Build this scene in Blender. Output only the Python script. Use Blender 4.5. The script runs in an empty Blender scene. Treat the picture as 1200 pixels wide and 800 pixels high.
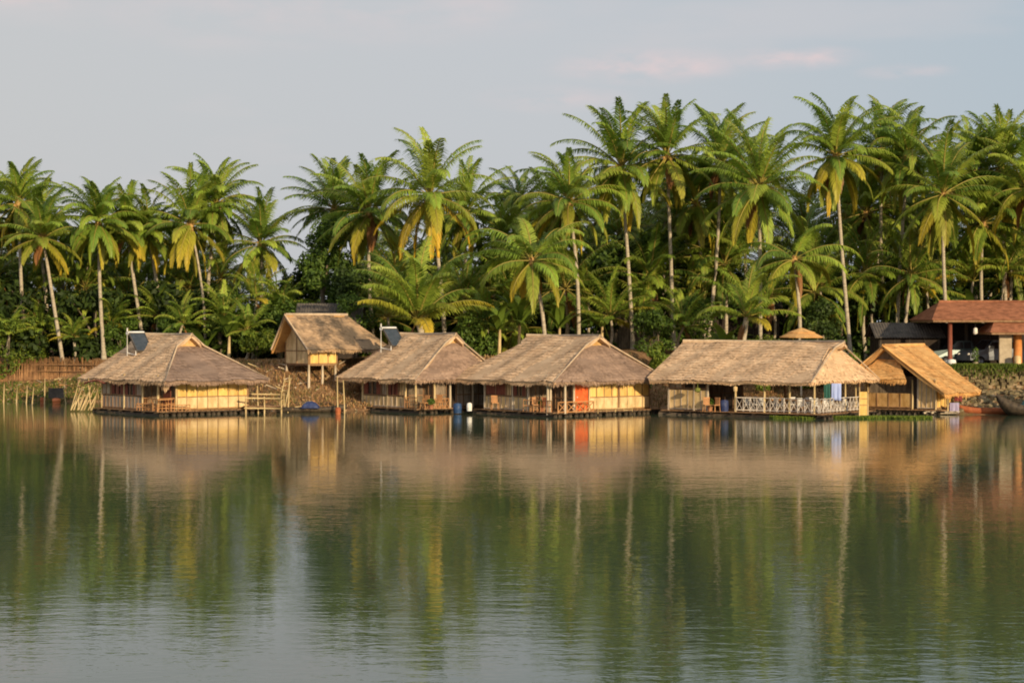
import bpy, math, random
import numpy as np
from mathutils import Vector, Matrix
R = math.radians
random.seed(7); rng = np.random.default_rng(7)
C = bpy.context.scene.collection
S = bpy.context.scene

# ------------------------------------------------------------------ camera
F = 2280.0; HOR = 385.0; CZ = 5.5            # focal length in px (1200 wide), horizon row, eye height
cam = bpy.data.cameras.new('camera'); co = bpy.data.objects.new('camera', cam); C.objects.link(co)
co.location = (0, 0, CZ); co.rotation_euler = (R(90) - math.atan(15 / F), 0, 0)
cam.sensor_width = 36; cam.lens = F / 1200 * 36; cam.clip_start = .5; cam.clip_end = 6000
S.camera = co
# ------------------------------------------------------------------ sun, sky, exposure
SUN_EL, SUN_AZ = 13.0, 33.0                   # elevation; degrees to the right of straight behind the camera
sd = bpy.data.lights.new('sun', 'SUN'); so = bpy.data.objects.new('sun', sd); C.objects.link(so)
sd.energy = 4.1; sd.angle = R(.6); sd.color = (1, .79, .50)
sv = Vector((math.sin(R(SUN_AZ)) * math.cos(R(SUN_EL)), -math.cos(R(SUN_AZ)) * math.cos(R(SUN_EL)), math.sin(R(SUN_EL))))
so.rotation_euler = (-sv).to_track_quat('-Z', 'Y').to_euler(); so.location = (40, -40, 60)
W = bpy.data.worlds.new('World'); S.world = W; W.use_nodes = True
nt = W.node_tree; nd = nt.nodes; lk = nt.links
bg = nd['Background']; bg.inputs[1].default_value = .1
sky = nd.new('ShaderNodeTexSky'); sky.sky_type = 'NISHITA'; sky.sun_disc = False
sky.sun_elevation = R(SUN_EL); sky.sun_rotation = math.atan2(sv.x, sv.y)
sky.dust_density = 4.0; sky.air_density = 1.0; sky.ozone_density = 1.0
def nmix(nt, a, b, f, typ='RGBA', blend='MIX'):
    m = nt.nodes.new('ShaderNodeMix'); m.data_type = typ; m.blend_type = blend
    for sock, v in ((m.inputs[0], f), (m.inputs[6], a), (m.inputs[7], b)):
        if hasattr(v, 'is_linked'): nt.links.new(v, sock)
        else: sock.default_value = v
    return m.outputs[2]
def nramp(nt, fac, stops):
    r = nt.nodes.new('ShaderNodeValToRGB')
    nt.links.new(fac, r.inputs[0])
    e = r.color_ramp.elements
    while len(e) < len(stops): e.new(.5)
    for k, (p, c) in enumerate(stops):
        e[k].position = p; e[k].color = (*c, 1) if len(c) == 3 else c
    return r.outputs[0]
def nnoise(nt, vec, scale, detail=4, rough=.55, mapping=None):
    if mapping:
        mp = nt.nodes.new('ShaderNodeMapping'); mp.inputs['Scale'].default_value = mapping
        nt.links.new(vec, mp.inputs[0]); vec = mp.outputs[0]
    n = nt.nodes.new('ShaderNodeTexNoise'); n.inputs['Scale'].default_value = scale
    n.inputs['Detail'].default_value = detail; n.inputs['Roughness'].default_value = rough
    nt.links.new(vec, n.inputs['Vector']); return n.outputs[0]
tc = nd.new('ShaderNodeTexCoord')
# thin high veil over the Nishita sky, greyer and a little bluer to the right, plus faint pink cloud wisps
sep = nd.new('ShaderNodeSeparateXYZ'); lk.new(tc.outputs['Generated'], sep.inputs[0])
mr = nd.new('ShaderNodeMapRange'); mr.inputs[1].default_value = -.26; mr.inputs[2].default_value = .26
lk.new(sep.outputs[0], mr.inputs[0])
veil = nramp(nt, mr.outputs[0], [(0, (5.35, 5.38, 5.5)), (.55, (5.2, 5.38, 5.7)), (1, (4.35, 5.0, 5.6))])
c1 = nmix(nt, sky.outputs[0], veil, .88)
cl = nnoise(nt, tc.outputs['Generated'], 5.2, 4, .5, (1, 1, 4.2))
mrc = nd.new('ShaderNodeMapRange'); mrc.interpolation_type = 'SMOOTHSTEP'
mrc.inputs[1].default_value = .52; mrc.inputs[2].default_value = .68; mrc.inputs[4].default_value = .25
lk.new(cl, mrc.inputs[0])
env = None
for (cx_, cz_, rad_, amp_) in ((.069, .133, .062, 1.0), (.141, .136, .045, 1.0), (.02, .117, .05, .45), (-.235, .165, .06, .6), (-.10, .170, .20, .35), (.196, .128, .03, .5)):
    mp_ = nd.new('ShaderNodeMapping'); mp_.inputs['Scale'].default_value = (1, 0, 5.5); lk.new(tc.outputs['Generated'], mp_.inputs[0])
    dd_ = nd.new('ShaderNodeVectorMath'); dd_.operation = 'DISTANCE'; lk.new(mp_.outputs[0], dd_.inputs[0]); dd_.inputs[1].default_value = (cx_, 0, cz_ * 5.5)
    m_ = nd.new('ShaderNodeMapRange'); m_.interpolation_type = 'SMOOTHSTEP'; m_.inputs[1].default_value = rad_; m_.inputs[2].default_value = 0; m_.inputs[3].default_value = 0; m_.inputs[4].default_value = amp_
    lk.new(dd_.outputs['Value'], m_.inputs[0])
    if env is None: env = m_.outputs[0]
    else:
        a_ = nd.new('ShaderNodeMath'); a_.operation = 'MAXIMUM'; lk.new(env, a_.inputs[0]); lk.new(m_.outputs[0], a_.inputs[1]); env = a_.outputs[0]
cn = nnoise(nt, tc.outputs['Generated'], 26, 4, .55, (1, 1, 2.6))
cnr = nd.new('ShaderNodeMapRange'); cnr.inputs[1].default_value = .36; cnr.inputs[2].default_value = .66; lk.new(cn, cnr.inputs[0])
em = nd.new('ShaderNodeMath'); em.operation = 'MULTIPLY'; lk.new(env, em.inputs[0]); lk.new(cnr.outputs[0], em.inputs[1])
c1b = nmix(nt, c1, (6.3, 5.6, 5.6, 1), mrc.outputs[0])
c2 = nmix(nt, c1b, (7.4, 5.7, 5.6, 1), em.outputs[0])
lk.new(c2, bg.inputs[0])
S.view_settings.view_transform = 'Standard'; S.view_settings.look = 'None'
S.view_settings.exposure = 0.17; S.view_settings.gamma = 1; S.view_settings.use_curve_mapping = False
S.cycles.max_bounces = 6; S.cycles.diffuse_bounces = 3; S.cycles.glossy_bounces = 3
S.cycles.transmission_bounces = 3; S.cycles.transparent_max_bounces = 4
S.cycles.filter_width = 1.9; S.cycles.use_denoising = True

# ------------------------------------------------------------------ materials
def mat(name, col=(.5, .5, .5), rough=.8, col2=None, scale=6, mapping=None, vec='Object', bump=0, bscale=None, spec=.3,
        attr=False, lo=.35, hi=.65, metal=0, trans=0, third=None):
    m = bpy.data.materials.new(name); m.use_nodes = True; t = m.node_tree
    b = t.nodes['Principled BSDF']; b.inputs['Roughness'].default_value = rough
    b.inputs['Specular IOR Level'].default_value = spec; b.inputs['Metallic'].default_value = metal
    t_c = t.nodes.new('ShaderNodeTexCoord'); v = t_c.outputs[vec]
    src = None
    if col2:
        n = nnoise(t, v, scale, 5, .6, mapping)
        src = nramp(t, n, [(lo, col), (hi, col2)] if not third else [(lo, col), (.5, third), (hi, col2)])
    if attr:
        a = t.nodes.new('ShaderNodeAttribute'); a.attribute_name = 'tint'
        src = nmix(t, src if src else (*col, 1), a.outputs['Color'], 1.0, blend='MULTIPLY') if attr == 'mul' else a.outputs['Color']
    if src: t.links.new(src, b.inputs['Base Color'])
    else: b.inputs['Base Color'].default_value = (*col, 1)
    if bump:
        n2 = nnoise(t, v, bscale or scale * 2, 4, .6, mapping)
        bp = t.nodes.new('ShaderNodeBump'); bp.inputs['Strength'].default_value = bump; bp.inputs['Distance'].default_value = .05
        t.links.new(n2, bp.inputs['Height']); t.links.new(bp.outputs[0], b.inputs['Normal'])
    if trans:
        tr = t.nodes.new('ShaderNodeBsdfTranslucent')
        if src: t.links.new(src, tr.inputs[0])
        ms = t.nodes.new('ShaderNodeMixShader'); ms.inputs[0].default_value = trans
        out = t.nodes['Material Output']
        t.links.new(b.outputs[0], ms.inputs[1]); t.links.new(tr.outputs[0], ms.inputs[2]); t.links.new(ms.outputs[0], out.inputs[0])
    return m
M = {}
M['leaf'] = mat('palm_leaf', rough=.5, attr=True, trans=.3, spec=.35)
M['broad'] = mat('broad_leaf', rough=.6, attr=True, trans=.25, spec=.3)
M['trunk'] = mat('palm_trunk', (.30, .25, .18), .9, (.56, .48, .36), 3, (1, 1, 6), bump=.6, bscale=5)
M['bark'] = mat('tree_bark', (.10, .08, .05), .9, (.22, .17, .12), 4, (1, 1, .4), bump=.6)
M['husk'] = mat('coconut_husk', (.34, .18, .06), .7, (.52, .33, .12), 8)
M['thatch'] = mat('thatch_straw', (.60, .40, .24), .95, (.84, .59, .37), 1.1, (.6, .6, 2.0), attr='mul', bump=.7, bscale=16)
M['thatch_dark'] = mat('thatch_darker', (.22, .15, .115), .95, (.36, .25, .19), 1.2, (.6, .6, 2.0), attr='mul', bump=.7, bscale=16)  # darker brown straw for the hip-end planes
M['thatch_new'] = mat('thatch_fresh', (.62, .32, .11), .95, (.78, .46, .18), 1.3, (.7, .7, 2.0), attr='mul', bump=.7, bscale=16)
M['thatch_shaded'] = mat('thatch_palm_shadow', (.15, .115, .085), .95, (.50, .34, .21), .55, (1, 1, 1.2), attr='mul', lo=.43, hi=.57, bump=.7, bscale=16)  # dark noise patches paint palm shadow into the straw colour
M['ridge'] = mat('ridge_straw', (.42, .31, .21), .95, (.60, .46, .32), 3, bump=.5)
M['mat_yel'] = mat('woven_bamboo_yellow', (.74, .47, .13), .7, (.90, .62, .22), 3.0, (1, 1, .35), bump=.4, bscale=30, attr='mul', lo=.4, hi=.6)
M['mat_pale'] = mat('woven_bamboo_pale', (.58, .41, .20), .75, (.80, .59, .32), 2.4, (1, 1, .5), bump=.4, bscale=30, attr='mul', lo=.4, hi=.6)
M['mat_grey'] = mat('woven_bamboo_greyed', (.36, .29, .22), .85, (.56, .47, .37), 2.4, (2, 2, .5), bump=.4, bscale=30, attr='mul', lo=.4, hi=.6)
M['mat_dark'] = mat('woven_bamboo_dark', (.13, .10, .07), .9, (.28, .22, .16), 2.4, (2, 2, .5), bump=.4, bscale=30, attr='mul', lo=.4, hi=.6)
M['mat_org'] = mat('woven_bamboo_orange', (.48, .28, .10), .8, (.66, .42, .18), 3, (1, 1, .5), bump=.4, bscale=30, attr='mul', lo=.4, hi=.6)
M['wood'] = mat('brown_wood', (.20, .11, .055), .7, (.36, .21, .11), 4, (1, 1, .3), bump=.3)
M['wood_dark'] = mat('dark_wet_wood', (.035, .026, .02), .6, (.10, .075, .05), 5, (1, 1, .6), bump=.4)
M['wood_org'] = mat('orange_brown_wood', (.42, .19, .07), .6, (.60, .31, .13), 4, (1, 1, .3), bump=.3)
M['wood_pale'] = mat('pale_bare_wood', (.50, .40, .28), .7, (.68, .57, .42), 5, (1, 1, .3), bump=.3)
M['bamboo'] = mat('bamboo_pole', (.50, .36, .17), .5, (.70, .54, .29), 4, (1, 1, .5), bump=.2)
M['curtain'] = mat('maroon_curtain', (.17, .045, .03), .8, (.30, .10, .06), 5, (3, 3, .2))
M['curtain_w'] = mat('pale_curtain', (.55, .48, .42), .8, (.68, .60, .52), 5, (3, 3, .2))
M['glass'] = mat('dark_window_glass', (.02, .02, .022), .15, (.035, .035, .035), 3, spec=.5)
M['red'] = mat('red_door_paint', (.66, .10, .025), .5, (.80, .17, .045), 3)
M['white'] = mat('white_paint', (.72, .70, .66), .6, (.82, .80, .76), 6)
M['panel'] = mat('solar_collector_glass', (.03, .04, .05), .2, (.055, .065, .08), 4, spec=.5)
M['blue'] = mat('blue_plastic', (.02, .05, .13), .5, (.035, .08, .19), 6)
M['navy'] = mat('navy_tarpaulin', (.02, .03, .10), .5, (.05, .07, .17), 4, bump=.5)
M['cloth_b'] = mat('light_blue_cloth', (.30, .38, .72), .9, (.42, .50, .80), 6, (3, 3, .3))
M['cloth_t'] = mat('teal_cloth', (.02, .08, .065), .9, (.03, .12, .095), 6, (3, 3, .3))
M['cloth_p'] = mat('lilac_cloth', (.26, .22, .36), .9, (.40, .36, .50), 6, (3, 3, .3))
M['cloth_r'] = mat('crimson_cloth', (.16, .03, .03), .9, (.26, .06, .05), 6)
M['tile'] = mat('red_clay_tile', (.20, .075, .035), .8, (.38, .155, .08), 2.2, bump=.4, bscale=12)
M['tin'] = mat('grey_corrugated_tin', (.07, .06, .055), .8, (.14, .12, .10), 2, metal=.1)
M['plaster'] = mat('cream_plaster', (.36, .29, .20), .8, (.50, .41, .29), 3, bump=.2)
M['orange'] = mat('orange_plaster', (.60, .22, .06), .7, (.70, .30, .09), 3)
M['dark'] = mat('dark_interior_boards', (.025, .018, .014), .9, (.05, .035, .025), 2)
M['stone'] = mat('rough_stone', (.10, .075, .045), .95, (.38, .27, .17), 2.6, bump=1, bscale=5, third=(.20, .16, .08))
M['rust'] = mat('rust_red_hull', (.32, .08, .03), .7, (.45, .14, .05), 3)
M['teal'] = mat('teal_boat_paint', (.10, .24, .22), .5, (.20, .36, .34), 3)
M['greenp'] = mat('dark_green_paint', (.02, .09, .06), .5, (.04, .14, .09), 3)
M['car_s'] = mat('silver_car_paint', (.14, .15, .17), .35, (.18, .20, .22), 2, metal=.3, spec=.5)
M['car_g'] = mat('grey_green_car_paint', (.045, .07, .07), .3, (.06, .09, .09), 2, metal=.3, spec=.5)
M['rubber'] = mat('black_rubber', (.02, .02, .02), .8)
M['lamp'] = mat('lamp_glass', (.8, .75, .65), .4)
M['orange_pl'] = mat('orange_plastic', (.75, .22, .08), .5)
M['grass'] = mat('grass_blades', rough=.7, attr=True, trans=.2)

def mat_ground():
    m = bpy.data.materials.new('bank_soil'); m.use_nodes = True; t = m.node_tree
    b = t.nodes['Principled BSDF']; b.inputs['Roughness'].default_value = .95; b.inputs['Specular IOR Level'].default_value = .1
    v = t.nodes.new('ShaderNodeTexCoord').outputs['Object']
    soil = nramp(t, nnoise(t, v, 1.6, 8, .7), [(.3, (.15, .08, .04)), (.5, (.30, .17, .085)), (.7, (.44, .29, .16))])
    gr = nramp(t, nnoise(t, v, 3, 6, .7), [(.35, (.08, .09, .02)), (.65, (.20, .19, .05))])
    mk = nramp(t, nnoise(t, v, .35, 6, .7), [(.56, (0, 0, 0)), (.70, (1, 1, 1))])
    t.links.new(nmix(t, soil, gr, mk), b.inputs['Base Color'])
    bp = t.nodes.new('ShaderNodeBump'); bp.inputs['Strength'].default_value = 1; bp.inputs['Distance'].default_value = .25
    t.links.new(nnoise(t, v, 2.5, 8, .7), bp.inputs['Height']); t.links.new(bp.outputs[0], b.inputs['Normal'])
    return m
M['ground'] = mat_ground()
def mat_water():
    m = bpy.data.materials.new('river_water'); m.use_nodes = True; t = m.node_tree
    b = t.nodes['Principled BSDF']; b.inputs['Roughness'].default_value = .015; b.inputs['IOR'].default_value = 1.38
    b.inputs['Base Color'].default_value = (.062, .088, .050, 1)
    v = t.nodes.new('ShaderNodeTexCoord').outputs['Object']
    # fine wavelets riding on a slow swell; calm patches come from a large mask
    n1 = nnoise(t, v, 1.0, 3, .55, (1.5, 2.6, 1)); n2 = nnoise(t, v, 1.0, 2, .5, (.28, .5, 1))
    mask = nramp(t, nnoise(t, v, 1.0, 3, .5, (.025, .07, 1)), [(.38, (.35, .35, .35)), (.62, (1, 1, 1))])
    mu = t.nodes.new('ShaderNodeMath'); mu.operation = 'MULTIPLY'; t.links.new(n1, mu.inputs[0]); t.links.new(mask, mu.inputs[1])
    b1 = t.nodes.new('ShaderNodeBump'); b1.inputs['Strength'].default_value = 1; b1.inputs['Distance'].default_value = .0095
    t.links.new(mu.outputs[0], b1.inputs['Height'])
    b2 = t.nodes.new('ShaderNodeBump'); b2.inputs['Strength'].default_value = 1; b2.inputs['Distance'].default_value = .008
    t.links.new(n2, b2.inputs['Height']); t.links.new(b1.outputs[0], b2.inputs['Normal'])
    b3 = t.nodes.new('ShaderNodeBump'); b3.inputs['Strength'].default_value = 1; b3.inputs['Distance'].default_value = .0015
    t.links.new(nnoise(t, v, 1.0, 2, .5, (4.5, 8, 1)), b3.inputs['Height']); t.links.new(b2.outputs[0], b3.inputs['Normal'])
    t.links.new(b3.outputs[0], b.inputs['Normal'])
    return m
M['water'] = mat_water()

# ------------------------------------------------------------------ helpers
def px(x, D): return (x - 600) / F * D
def pz(y, D): return CZ + (HOR - y) / F * D
def at(x, y, D): return Vector((px(x, D), D, pz(y, D)))

def tag(o, label=None, cat=None, group=None, kind=None):
    if label: o['label'] = label
    if cat: o['category'] = cat
    if group: o['group'] = group
    if kind: o['kind'] = kind
    return o
def empty(name, loc, rz=0, label=None, cat=None, group=None):
    o = bpy.data.objects.new(name, None); C.objects.link(o); o.location = loc; o.rotation_euler = (0, 0, rz)
    o.empty_display_size = .3
    return tag(o, label, cat, group)
def copy_tree(o, parent=None):
    c = o.copy(); C.objects.link(c); c.parent = parent
    for ch in list(o.children): copy_tree(ch, c)
    return c

class MB:
    """collects faces and links them as one mesh object"""
    def __init__(s): s.v = []; s.f = []; s.m = []; s.t = []; s.mats = []; s.cur = 0; s.tint = (1, 1, 1); s.sm = []
    def mat(s, m):
        if m not in s.mats: s.mats.append(m)
        s.cur = s.mats.index(m); return s
    def add(s, vs, fs, tint=None, smooth=False):
        n = len(s.v); s.v += [tuple(p) for p in vs]; s.f += [tuple(i + n for i in f) for f in fs]
        s.m += [s.cur] * len(fs); s.t += [tint or s.tint] * len(vs); s.sm += [smooth] * len(fs); return s
    def box(s, x0, x1, y0, y1, z0, z1, mtx=None):
        vs = [Vector((x, y, z)) for z in (z0, z1) for y in (y0, y1) for x in (x0, x1)]
        if mtx: vs = [mtx @ p for p in vs]
        return s.add(vs, [(0, 2, 3, 1), (4, 5, 7, 6), (0, 1, 5, 4), (2, 6, 7, 3), (0, 4, 6, 2), (1, 3, 7, 5)])
    def tube(s, pts, r, n=6, cap=True, smooth=True):
        pts = [Vector(p) for p in pts]; rs = r if isinstance(r, (list, tuple)) else [r] * len(pts)
        vs = []; fs = []
        for i, p in enumerate(pts):
            d = (pts[min(i + 1, len(pts) - 1)] - pts[max(i - 1, 0)]).normalized()
            a = d.cross(Vector((0, 0, 1)))
            if a.length < .1: a = d.cross(Vector((1, 0, 0)))
            a.normalize(); b = d.cross(a)
            for k in range(n):
                q = 2 * math.pi * k / n; vs.append(p + (a * math.cos(q) + b * math.sin(q)) * rs[i])
        for i in range(len(pts) - 1):
            for k in range(n):
                k2 = (k + 1) % n; fs.append((i * n + k, i * n + k2, (i + 1) * n + k2, (i + 1) * n + k))
        if cap: fs += [tuple(range(n)), tuple(range((len(pts) - 1) * n, len(pts) * n))[::-1]]
        return s.add(vs, fs, smooth=smooth)
    def ball(s, c, r, sz=1.0, seg=8, ring=6, jit=0):
        vs = []; fs = []
        for i in range(ring + 1):
            th = math.pi * i / ring
            for k in range(seg):
                ph = 2 * math.pi * k / seg; rr = r * (1 + random.uniform(-jit, jit))
                vs.append(Vector(c) + Vector((rr * math.sin(th) * math.cos(ph), rr * math.sin(th) * math.sin(ph), rr * sz * math.cos(th))))
        for i in range(ring):
            for k in range(seg):
                k2 = (k + 1) % seg; fs.append((i * seg + k, i * seg + k2, (i + 1) * seg + k2, (i + 1) * seg + k))
        return s.add(vs, fs, smooth=not jit)
    def build(s, name, m=None, parent=None, **kw):
        if m is not None and not s.mats: s.mats.append(m)
        me = bpy.data.meshes.new(name); me.from_pydata(s.v, [], s.f)
        for mm in s.mats: me.materials.append(mm)
        me.polygons.foreach_set('material_index', s.m); me.polygons.foreach_set('use_smooth', s.sm)
        a = me.color_attributes.new('tint', 'FLOAT_COLOR', 'POINT')
        t = np.ones((len(s.v), 4), np.float32); t[:, :3] = np.array(s.t, np.float32); a.data.foreach_set('color', t.ravel())
        me.update()
        o = bpy.data.objects.new(name, me); C.objects.link(o)
        if parent: o.parent = parent
        return tag(o, **kw) if kw else o

def np_mesh(name, verts, quads, tris, cols, m, parent=None):
    me = bpy.data.meshes.new(name); nq, ntr = len(quads), len(tris)
    me.vertices.add(len(verts)); me.vertices.foreach_set('co', verts.astype(np.float32).ravel())
    li = np.concatenate([quads.ravel(), tris.ravel()]).astype(np.int32)
    me.loops.add(len(li)); me.loops.foreach_set('vertex_index', li)
    me.polygons.add(nq + ntr)
    st = np.concatenate([np.arange(nq) * 4, nq * 4 + np.arange(ntr) * 3]).astype(np.int32)
    me.polygons.foreach_set('loop_start', st)
    me.polygons.foreach_set('loop_total', np.concatenate([np.full(nq, 4), np.full(ntr, 3)]).astype(np.int32))
    me.materials.append(m)
    a = me.color_attributes.new('tint', 'FLOAT_COLOR', 'POINT')
    c4 = np.ones((len(verts), 4), np.float32); c4[:, :3] = cols; a.data.foreach_set('color', c4.ravel())
    me.update(calc_edges=True); me.validate()
    o = bpy.data.objects.new(name, me); C.objects.link(o)
    if parent: o.parent = parent
    return o

# ------------------------------------------------------------------ ground and water
def lerp(a, b, t): return a + (b - a) * t
def smooth(t): t = min(1, max(0, t)); return t * t * (3 - 2 * t)
def interp(x, tab):
    if x <= tab[0][0]: return tab[0][1]
    for (a, b), (c, d) in zip(tab, tab[1:]):
        if x <= c: return lerp(b, d, smooth((x - a) / (c - a)))
    return tab[-1][1]
# shore distance and bank profile as functions of X (metres)
SHORE = [(-60, 150), (-36, 147), (-24, 145), (-20, 134), (-16, 130), (0, 131), (12, 131), (24, 127), (30, 124.5), (60, 122)]
def hsh(x, y):
    return math.sin(x * 1.7 + 1.3 * math.sin(y * .9)) * .5 + math.sin(y * 2.3 + 1.1 * math.sin(x * 1.3)) * .3 + math.sin(x * 4.1 + y * 3.3) * .2
def ground_z(x, y):
    s = interp(x, SHORE) + .35 * hsh(x * .6, 3.1); d = y - s
    if d < 0: return max(-2.5, d * .35)
    top = interp(x, [(-60, 3.3), (-20, 3.2), (-8, 3.4), (10, 3.9), (24, 3.1), (60, 3.0)])
    if x > 26.2:                                   # retaining wall carries the terrace here
        wy = 131.3
        z = min(1.15, d * .28) if y < wy else 2.95
        w = smooth((x - 26.2) / 1.2)
    else: z = 0; w = 0
    run = interp(x, [(-60, 5), (-26, 5), (-18, 8.5), (8, 9), (12, 16), (22, 16), (26, 8), (60, 8)])
    zz = 0.25 * smooth(d / .6) + (top - .25) * smooth(d / run)
    far = smooth((y - 160) / 60) * 1.5
    return lerp(zz, z, w) + .07 * hsh(x, y) * smooth(d / 2) * (1 - w) + far
def make_ground():
    xs = list(np.arange(-60, 60.1, .6)); xs = [-2500, -900, -300, -120, -80] + xs + [80, 120, 300, 900, 2500]
    ys = [116, 119] + list(np.arange(121, 160, .5)) + [162, 166, 172, 180, 200, 240, 300, 500, 1000, 2500]
    vs = [(x, y, ground_z(x, y)) for y in ys for x in xs]; n = len(xs)
    fs = [(j * n + i, j * n + i + 1, (j + 1) * n + i + 1, (j + 1) * n + i) for j in range(len(ys) - 1) for i in range(n - 1)]
    b = MB(); b.add(vs, fs, smooth=True); b.build('river_bank', M['ground'], kind='structure')
    b = MB(); b.add([(-2500, -400, 0), (2500, -400, 0), (2500, 2600, 0), (-2500, 2600, 0)], [(0, 1, 2, 3)])
    b.build('river_water', M['water'], kind='structure')
make_ground()

# ------------------------------------------------------------------ palms
GREEN = np.array([(.185, .275, .036), (.23, .315, .042), (.13, .21, .03), (.265, .335, .048)])
YEL = np.array((.66, .41, .03)); YG = np.array((.34, .32, .03)); BRN = np.array((.36, .17, .06))
def crown_arrays(seed, n_fr, L, lo_el=-45, hi_el=86, yellow=.12, K=46, droop=1.0, dead=1, shift=0.0, tone=1.0):
    g = np.random.default_rng(seed)
    V = []; Q = []; T = []; Cc = []; nv = 0
    for i in range(n_fr + dead):
        is_dead = i >= n_fr
        if i == 0: K = int(K * g.uniform(.85, 1.1)); droop = droop * g.uniform(.82, 1.18); L = L * g.uniform(.93, 1.07)
        a = (i + .5) / n_fr if not is_dead else 1.15
        phi = i * 2.39996 + g.uniform(-.45, .45) + seed
        skip = g.random() < .07
        if skip and not is_dead and a > .2: continue
        e0 = R(lerp(hi_el, lo_el, a ** 1.05) + g.uniform(-10, 10) + 9 * math.cos(phi - seed * 1.7))
        if is_dead: e0 = R(-58 + g.uniform(-12, 8))
        Lf = L * .93 * (0.82 + .3 * math.sin(math.pi * min(a, 1) ** .7)) * g.uniform(.88, 1.1)
        if is_dead: Lf *= .62
        bend = R(52 + 24 * math.exp(-((a - .42) / .24) ** 2) - 8 * min(a, 1)) * droop * g.uniform(.8, 1.2)
        Lf *= 1 + .12 * max(0, 1 - a / .35) - .16 * math.exp(-((a - .58) / .16) ** 2)
        Mn = 12; s = np.linspace(0, 1, Mn)
        el = np.maximum(e0 - bend * s ** 1.9, R(-86))
        ph = phi + g.uniform(-.25, .25) * s
        t = np.stack([np.cos(el) * np.cos(ph), np.cos(el) * np.sin(ph), np.sin(el)], 1)
        P = np.vstack([[0, 0, 0], np.cumsum((t[1:] + t[:-1]) / 2 * (Lf / (Mn - 1)), 0)]) + t[0] * .15
        # colours of this frond
        base = GREEN[g.integers(0, 4)] * g.uniform(.85, 1.4) * tone
        yr_ = min(.5, yellow * 2.2); k = max(0, (a - (1 - yr_)) / (yr_ + 1e-6)) if yellow > 0 else 0
        k = min(1, k * 1.4) * (g.uniform(.7, 1.3) if yellow > .35 else g.uniform(.05, .8) ** 1.2)
        c = lerp(base, YG, min(1, k * .75)) if k > 0 else base
        tipc = lerp(c, YEL * 1.15, min(1, k)) if k > .15 else c * np.array((1.15, 1.1, 1))
        if is_dead: c = BRN * g.uniform(.6, 1.2); tipc = c
        # rachis: a 3-sided tapering rod
        sd_ = np.cross(t, [0, 0, 1.0]); nrm = np.linalg.norm(sd_, axis=1, keepdims=True)
        sd_ = np.where(nrm < .05, np.array([[-math.sin(phi), math.cos(phi), 0]]), sd_ / np.maximum(nrm, 1e-6))
        up = np.cross(sd_, t); rr = (np.linspace(.085, .014, Mn) * (L / 5))[:, None]
        ring = np.stack([P + sd_ * rr, P - sd_ * rr, P + up * rr * .9], 1).reshape(-1, 3)
        V.append(ring); cr = lerp(base * 1.2, np.array((.52, .36, .10)), .7) if not is_dead else c
        Cc.append(np.tile(cr, (len(ring), 1)))
        q = []
        for j in range(Mn - 1):
            for kk in range(3):
                k2 = (kk + 1) % 3; q.append((nv + j * 3 + kk, nv + j * 3 + k2, nv + (j + 1) * 3 + k2, nv + (j + 1) * 3 + kk))
        Q.append(np.array(q)); nv += len(ring)
        # leaflets
        ss = np.repeat(np.linspace(.13, .995, K), 2) + g.uniform(-.008, .008, 2 * K); side = np.tile([1.0, -1.0], K)
        ss = np.clip(ss, .1, 1.0)
        def at_(arr): return np.stack([np.interp(ss, s, arr[:, d]) for d in range(3)], 1)
        B = at_(P); Tt = at_(t); Sd = at_(sd_); Up = at_(up)
        ll = L * (.205 if a < .6 else .18) * (.42 + .62 * np.sin(np.pi * np.clip(ss, 0, 1) ** .75)) * g.uniform(.85, 1.15, 2 * K)
        fw = .55 + .8 * ss ** 2
        sw = (.45 + .55 * np.sqrt(np.clip(1 - Tt[:, 2] ** 2, 0, 1)))[:, None]
        d1 = Sd * side[:, None] * sw + Tt * fw[:, None] + Up * .18 - np.array([0, 0, .28]) * droop
        d1 += g.normal(0, .05, d1.shape)
        d1 /= np.linalg.norm(d1, axis=1, keepdims=True)
        d2 = d1 - np.array([0, 0, 1.0]) * (.85 + g.uniform(0, .5, 2 * K))[:, None] * droop
        if is_dead: d2 = d1 * .3 - np.array([0, 0, 1.6])
        d2 /= np.linalg.norm(d2, axis=1, keepdims=True)
        w = (.042 * (L / 5) ** .5 * g.uniform(.8, 1.25, 2 * K))[:, None]
        wv = Tt - d1 * np.sum(Tt * d1, 1, keepdims=True); wv /= np.maximum(np.linalg.norm(wv, axis=1, keepdims=True), 1e-6)
        mid = B + d1 * (ll * .5)[:, None]; tip = mid + d2 * (ll * .5)[:, None]
        vv = np.stack([B - wv * w * .6, B + wv * w * .6, mid + wv * w, mid - wv * w, tip], 1).reshape(-1, 3)
        idx = nv + np.arange(2 * K)[:, None] * 5
        Q.append(idx + np.array([[0, 1, 2, 3]])); T.append(idx + np.array([[3, 2, 4]])); V.append(vv); nv += len(vv)
        cl_ = lerp(c[None], tipc[None], (ss[:, None]) ** (1.5 - .85 * min(1, k))) * g.uniform(.8, 1.2, (2 * K, 1))
        Cc.append(np.repeat(cl_, 5, 0) * np.tile(np.array([1, 1, 1, 1, 1.1])[:, None], (2 * K, 1)))
    return np.vstack(V), np.vstack(Q), np.vstack(T), np.vstack(Cc)
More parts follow.
